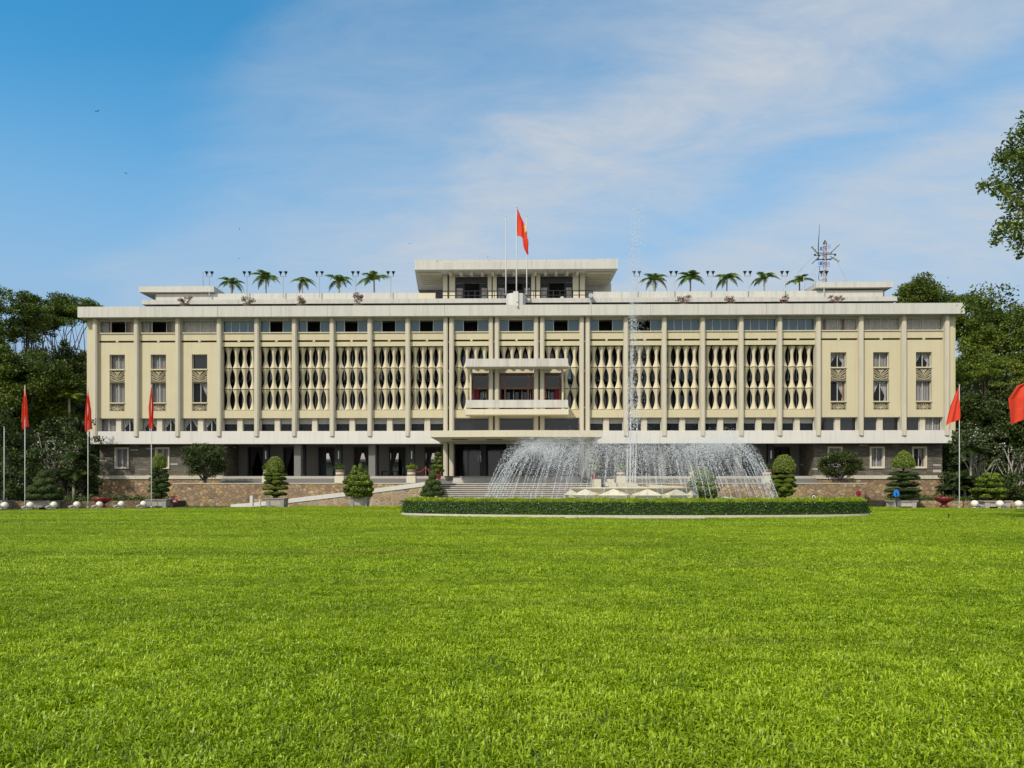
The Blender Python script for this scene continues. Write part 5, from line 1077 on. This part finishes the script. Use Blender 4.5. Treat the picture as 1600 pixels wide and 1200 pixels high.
m = MB(); m.frustum(0,0,0,.55,.3,.25,.36,.3); m.box(-.38,.38,-.32,.32,.55,.62); o = m.build('storage_box', M['teal']); o.location = bw(bu(867.5, v_), v_, 21.3); tag(o, 'teal lidded box beside the magenta drum on the penthouse terrace', 'box')
# ================================================================ lawn-edge floodlights (cream globes with a lamp on a bracket)
gm, nt, b = _nt('cream_globe'); n = noise_(nt, mapped(nt), 5, 4); nt.links.new(mixc(nt, n, (.62,.55,.38), (.74,.71,.62)), b.inputs['Base Color']); b.inputs['Roughness'].default_value = .5
base = thing('globe_floodlight', '', 'floodlight', (0,0,0), 0, 'cream globe floodlights along the lawn edge')
m = MB(); m.ball((.12,.1,.33), .30,.30,.30, 20, 12); m.lathe([(.16,0),(.16,.05),(.07,.08)], 12, (.12,.1,0)); m.build('globe', gm, base, True)
m = MB(); m.box(-.30,.16,-.38,-.22,0,.035); m.tube([(.08,-.3,.02),(.08,-.3,.34)], .022, 5); m.build('bracket', M['steel'], base)
m = MB(); m.tube([(.10,-.3,.27),(-.10,-.3,.20),(-.20,-.3,.15),(-.31,-.3,.10)], [.06,.10,.13,.13], 10); m.build('lamp_head', M['granite'], base)
m = MB(); m.tube([(-.31,-.3,.10),(-.325,-.3,.093)], [.115,.115], 10); m.build('lens', M['white'], base)
gl_ = [(6,57.2,'cut by the left edge of the photo'),(46,57.6,'second from the left, left of the long planter'),(83,58.6,'before the right end of the long left planter'),(119,59.4,'between the second flagpole and the long planter'),(154.5,60.2,'in front of the left red bowl planter'),(188.5,61.0,'right of the left red bowl planter'),(223.5,61.8,'next to the mushroom topiary planter'),(1528,61.0,'left of the long right planter'),(1567.5,60.4,'right of the long right planter'),(1597,60.0,'cut by the right edge of the photo')]
for i, (px, Y, w_) in enumerate(gl_):
    o = base if i == 0 else copy_tree(base); o.location = (gx(px, Y)-.1, Y, -.03); o.scale = (.88,)*3 if px < 1000 else (.98,)*3; o['label'] = 'cream globe floodlight on the lawn edge, '+w_
    if px > 1000: o.scale.x *= -1
# ================================================================ signs, bollards, sprinkler, litter, stanchions, bench
def text_mesh(txt, size, mat, name):
    c = bpy.data.curves.new('text', 'FONT'); c.body = txt; c.size = size; c.align_x = 'CENTER'; c.extrude = .004; o = bpy.data.objects.new('t', c); COL.objects.link(o)
    dg = bpy.context.evaluated_depsgraph_get(); me = bpy.data.meshes.new_from_object(o.evaluated_get(dg)); bpy.data.objects.remove(o); me.name = name; me.materials.clear(); me.materials.append(mat); return me
M['sign_red'] = simple('dark_red_sign', (.22,.008,.02), .45); M['sign_blue'] = simple('blue_sign', (.0,.16,.62), .4)
Y = 63.2; t = thing('direction_sign', 'small dark red sign with white lettering and a right-pointing arrow beside a planter', 'sign', (gx(272.3, Y), Y, 0)); z = zp(780.5, Y); w = 9.4*Y/F/2; h = 10.2*Y/F/2
m = MB(); m.tube([(0,.03,-.1),(0,.03,z)], .03, 6); m.build('post', M['iron'], t); MB().box(-w, w, -.015, .015, z-h, z+h).build('board', M['sign_red'], t)
o = link(bpy.data.objects.new('lettering', text_mesh('LỐI VÀO', .135, M['white'], 'lettering')), t); o.location = (0,-.018,z+.08); o.rotation_euler.x = R(90)
o = link(bpy.data.objects.new('lettering', text_mesh('ENTRANCE', .068, M['white'], 'lettering')), t); o.location = (0,-.018,z-.0); o.rotation_euler.x = R(90)
m = MB(); m.add([(x,-.019,z-.13+y) for x, y in ((-.11,-.03),(.02,-.03),(.02,-.085),(.12,0),(.02,.085),(.02,.03),(-.11,.03))], [(0,1,2,3,4,5,6)]); m.build('arrow', M['white'], t)
def round_sign(px, py, Y, rpx, label, mats, bottom=None):
    t = thing('round_sign', label, 'sign', (gx(px, Y), Y, 0)); z = zp(py, Y); r = rpx*Y/F
    m = MB(); m.tube([(0,-.03,-.1),(0,-.03,z+r*.15)], .035, 6); m.build('post', M['iron'], t)
    for k, (f, mt) in enumerate(mats): m = MB(); m.tube([(0,.02-.006*k,z),(0,.0-.006*k,z)], [r*f, r*f], 24); o = m.build('disc', M[mt], t); o.scale.x = .78
    return t
round_sign(1400.7, 771, 61.2, 6.0, 'blue oval traffic disc on a black post at the right of the hedge', [(1,'sign_blue')])
round_sign(1341.5, 771.5, 64.5, 5.2, 'dark red oval disc on a thin post between hedge and terrace wall', [(1,'sign_red')])
round_sign(1271.5, 777, 63.5, 5.2, 'black-rimmed oval disc with a white ring and black centre behind the hedge', [(1,'iron'),(.72,'white'),(.36,'iron')])
for px, top, bot, w, Y, lab in ((393.3,774.5,790,4.4,64.4,'tall square white bollard at the foot of the left ramp'),(406,780.5,790,2.6,64.8,'short white marker post right of the tall white bollard'),(1251.5,777.5,791,6.0,64.0,'white box standing behind the hedge near the ringed disc')):
    hw = w*Y/F/2; h = zp(top, Y); m = MB(); m.box(-hw,hw,-hw,hw,-.1,h-.03); m.frustum(0,0,h-.03,h,hw*1.05,hw*1.05,hw*.85,hw*.85); o = m.build('bollard', M['white']); o.location = (gx(px, Y), Y, 0); tag(o, lab, 'bollard')
m = MB(); m.tube([(0,0,0),(0,0,.1)], .02, 8); m.tube([(0,0,.1),(0,0,.17)], .028, 8); o = m.build('sprinkler', M['iron']); o.location = (gx(1482.5, 38.5), 38.5, .0); o.scale = (1.3,1.3,1.6); tag(o, 'small dark sprinkler head standing in the lawn on the right', 'sprinkler')
m = MB(); m.tube([(0,0,0),(.01,0,.12),(-.015,0,.24),(.005,0,.3)], [.012,.012,.02,.004], 5); m.tube([(.005,0,.1),(.05,0,.14)], [.01,.002], 4); o = m.build('dry_stalk', M['bark']); o.location = (gx(465.5, 28), 28, .0); tag(o, 'single dry brown stalk sticking out of the lawn on the left', 'stalk')
Y = 73.2
t = pal_thing('rope_barrier', 'red rope on two brass posts on the loggia floor left of the entrance', 'rope barrier')
m = MB(); u0, u1 = -9.05, -7.6; u_0 = -10.4
for u in (-9.05, -7.6): MB().lathe([(.16,0),(.16,.03),(.03,.06),(.03,.85),(.06,.9),(.02,.96)], 12, (u, 1.05, 2.75)).build('post', M['brass'], t)
m = MB()
for a, b_ in ((-10.5,-9.05),(-9.05,-7.6)): m.tube([(a+(b_-a)*i/10, 1.05, 3.6-.45*math.sin(math.pi*i/10)*(1)) for i in range(11)], .03, 6)
m.build('rope', M['rope'], t)
m = MB(); 
t = pal_thing('bench', 'low black bench in the loggia between the open doors', 'bench'); m.box(-14.0,-12.3,3.7,4.1,3.25,3.33); m.build('seat', M['iron'], t)
for x in (-13.95,-12.35):
    for y in (3.75, 4.05): MB().box(x-.04,x+.04,y-.04,y+.04,2.75,3.25).build('leg', M['iron'], t)
# pale annexe building seen through the open loggia doors
t = pal_thing('annexe_building', 'pale annexe glimpsed through the open loggia doors', 'building'); MB().box(-32,-2,33,45,-.1,5.2).build('wall', M['cream'], t)
m = MB(); m.box(-32.5,-1.5,32.5,45.5,5.2,5.6); m.box(-31,-3,34,44,5.6,8.5); m.build('roof', M['balcony'], t)
# birds
for i, (px, py, Y) in enumerate(((152,174,60),(197,271,70),(374,358,80),(373,404,80),(762,402,95),(640,381,90),(1481,434,80),(1591,447,80))):
    m = MB(); m.ball((0,0,0), .05,.13,.05, 8, 6); w = .22
    m.add([(0,.06,.01),(0,-.06,.01),(-w,-.02,.13),(-w*1.7,.08,.05),(w,-.02,.13),(w*1.7,.08,.05)], [(0,1,2),(0,2,3),(1,0,4),(0,5,4)]); o = m.build('bird', M['iron']); o.location = at(px, py, Y); o.rotation_euler = (.2, .3*(i%3-1), 1.3*i); o.scale = (.5,)*3
    tag(o, 'tiny dark bird flying in the '+('upper left sky','left sky below the upper bird','sky above the left roof palms, upper of two','sky just above the second roof palm','sky just above the penthouse roof edge','sky left of the penthouse','sky above the right trees','sky at the right edge above the trees')[i], 'bird', 'birds in the sky')
# ================================================================ grass
gmat, nt, b = _nt('grass_blades')
g_ = nt.nodes.new('ShaderNodeNewGeometry'); oi = nt.nodes.new('ShaderNodeObjectInfo')
n1 = noise_(nt, g_.outputs['Position'], .16, 4, .6); n2 = noise_(nt, g_.outputs['Position'], 1.3, 4, .6)
def mth(op, a, c):
    m_ = nt.nodes.new('ShaderNodeMath'); m_.operation = op
    for i, x in enumerate((a, c)):
        if isinstance(x, (int, float)): m_.inputs[i].default_value = x
        else: nt.links.new(x, m_.inputs[i])
    return m_.outputs[0]
s = mth('ADD', mth('MULTIPLY', g_.outputs['Random Per Island'], .60), mth('ADD', mth('MULTIPLY', n1, .75), mth('MULTIPLY', n2, .52)))
c = ramp(nt, mth('SUBTRACT', s, .45), [(.05,(.10,.165,.002)),(.35,(.255,.365,.003)),(.6,(.38,.51,.007)),(.85,(.54,.64,.035)),(1,(.70,.72,.17))])
dry = ramp(nt, noise_(nt, mapped(nt, (.6,1.6,1), True), .23, 6, .68), [(.56,(0,0,0)),(.72,(1,1,1))]); c = mixc(nt, mixc(nt, .62, (0,0,0), dry), c, (.42,.38,.07))
lush = ramp(nt, noise_(nt, mapped(nt, (.35,1.9,1), True), .20, 5, .6), [(.50,(0,0,0)),(.66,(1,1,1))]); c = mixc(nt, mixc(nt, .6, (0,0,0), lush), c, (.17,.255,.004))
nt.links.new(c, b.inputs['Base Color']); b.inputs['Roughness'].default_value = .38; b.inputs['Specular IOR Level'].default_value = .4
tr = nt.nodes.new('ShaderNodeBsdfTranslucent'); nt.links.new(c, tr.inputs[0]); mx = nt.nodes.new('ShaderNodeMixShader'); mx.inputs[0].default_value = .42
nt.links.new(b.outputs[0], mx.inputs[1]); nt.links.new(tr.outputs[0], mx.inputs[2]); nt.links.new(mx.outputs[0], nt.nodes['Material Output'].inputs[0])
def patch(size, n, L, W, seed, simple_=False):
    rg = np.random.default_rng(seed); P_ = (rg.random((n,2))-.5)*size; a = rg.random(n)*2*math.pi
    # combed in loose tufts: neighbouring blades lean the same way
    tn = max(4, int(size*size*38)); tc = (rg.random((tn,2))-.5)*size; ta = rg.random(tn)*2*math.pi; tl = rg.uniform(.7,1.2,tn)
    k = np.argmin(((P_[:,None]-tc[None])**2).sum(2), 1); a = np.where(rg.random(n) < .5, ta[k]+rg.normal(size=n)*.8, a)
    ln = L*tl[k]*rg.uniform(.5,1.25,n); lean = rg.uniform(.25,1.15,n); w = W*rg.uniform(.6,1.3,n)
    d = np.stack([np.cos(a), np.sin(a)], 1); q = np.stack([-np.sin(a), np.cos(a)], 1); tw = rg.normal(size=n)*.5
    q = q*np.cos(tw)[:,None]; rows = []
    for f, ww, zf in ((0,.75,0),(.45,1,.62),(.8,.7,.93),(1,.04,.95)):
        h = ln*np.sin(np.maximum(.2, 1.35-lean*.55*f))*zf*.95; o = ln*lean*.75*f**1.7
        c_ = np.stack([P_[:,0]+d[:,0]*o, P_[:,1]+d[:,1]*o, h-.28*ln*lean*f**3], 1)
        s3 = np.concatenate([q*(w*ww*.5)[:,None], (np.sin(tw)*w*ww*.5)[:,None]], 1); rows += [c_-s3, c_+s3]
    V = np.stack(rows, 1).reshape(-1,3); B = (np.arange(n)*8)[:,None,None]
    Q = (B+np.array([(0,1,3,2),(2,3,5,4),(4,5,7,6)])[None]).reshape(-1,4)
    return np_mesh('grass_patch', V, Q, gmat)
src = bpy.data.collections.new('grass_sources')
levels = [(0.6, [patch(.72, 1650, .079, .0106, 100+i) for i in range(4)], 2.6, 13.5), (1.2, [patch(1.4, 3300, .079, .0148, 110+i) for i in range(3)], 13.5, 30), (2.4, [patch(2.8, 4200, .079, .025, 120+i) for i in range(3)], 30, 70)]
grass_objs = []
def grass_level(idx, step, meshes, y0, y1):
    pts, rot, sel, scl = [], [], [], []; rg = np.random.default_rng(200+idx); y = y0+step/2
    while y < y1:
        hw = .84*y+7.0; x = -hw
        while x < hw:
            r = math.hypot(x-LCX, y-LCY)
            e = ((x-FX)/(HA+.35+step*.35))**2+((y-FY)/(HB+.35+step*.35))**2
            if r < LR-step*.35 and e > 1: pts.append((x+rg.normal()*.06*step, y+rg.normal()*.06*step, 0)); rot.append((0,0,rg.integers(0,4)*math.pi/2+rg.normal()*.25)); sel.append(int(rg.integers(0,len(meshes)))); scl.append(rg.uniform(.85,1.2))
            x += step
        y += step
    me = bpy.data.meshes.new('grass_points'); me.from_pydata(pts, [], [])
    a = me.attributes.new('rot', 'FLOAT_VECTOR', 'POINT'); a.data.foreach_set('vector', np.array(rot, np.float32).ravel())
    a = me.attributes.new('sel', 'INT', 'POINT'); a.data.foreach_set('value', np.array(sel, np.int32)); a = me.attributes.new('scl', 'FLOAT', 'POINT'); a.data.foreach_set('value', np.array(scl, np.float32))
    o = bpy.data.objects.new('grass', me); COL.objects.link(o); struct(o, 'stuff')
    cc = bpy.data.collections.new(f'grass_kinds_{idx}')
    for i, m_ in enumerate(meshes): cc.objects.link(bpy.data.objects.new(f'grass_patch_{idx}_{i}', m_))
    ng = bpy.data.node_groups.new('scatter_grass', 'GeometryNodeTree'); ng.interface.new_socket('Geometry', in_out='INPUT', socket_type='NodeSocketGeometry'); ng.interface.new_socket('Geometry', in_out='OUTPUT', socket_type='NodeSocketGeometry')
    N = ng.nodes; L = ng.links; gi = N.new('NodeGroupInput'); go = N.new('NodeGroupOutput'); ip = N.new('GeometryNodeInstanceOnPoints'); ci = N.new('GeometryNodeCollectionInfo'); ci.inputs[0].default_value = cc; ci.inputs['Separate Children'].default_value = True; ci.inputs['Reset Children'].default_value = True
    def attr(nm, ty):
        x = N.new('GeometryNodeInputNamedAttribute'); x.data_type = ty; x.inputs['Name'].default_value = nm; return x.outputs['Attribute']
    L.new(gi.outputs[0], ip.inputs['Points']); L.new(ci.outputs[0], ip.inputs['Instance']); ip.inputs['Pick Instance'].default_value = True
    L.new(attr('sel', 'INT'), ip.inputs['Instance Index']); L.new(attr('rot', 'FLOAT_VECTOR'), ip.inputs['Rotation']); L.new(attr('scl', 'FLOAT'), ip.inputs['Scale'])
    L.new(ip.outputs[0], go.inputs[0]); md = o.modifiers.new('scatter', 'NODES'); md.node_group = ng; return o
for i, (st_, ms, ya, yb) in enumerate(levels): tag(grass_level(i, st_, ms, ya, yb), 'short thick bright green lawn grass')
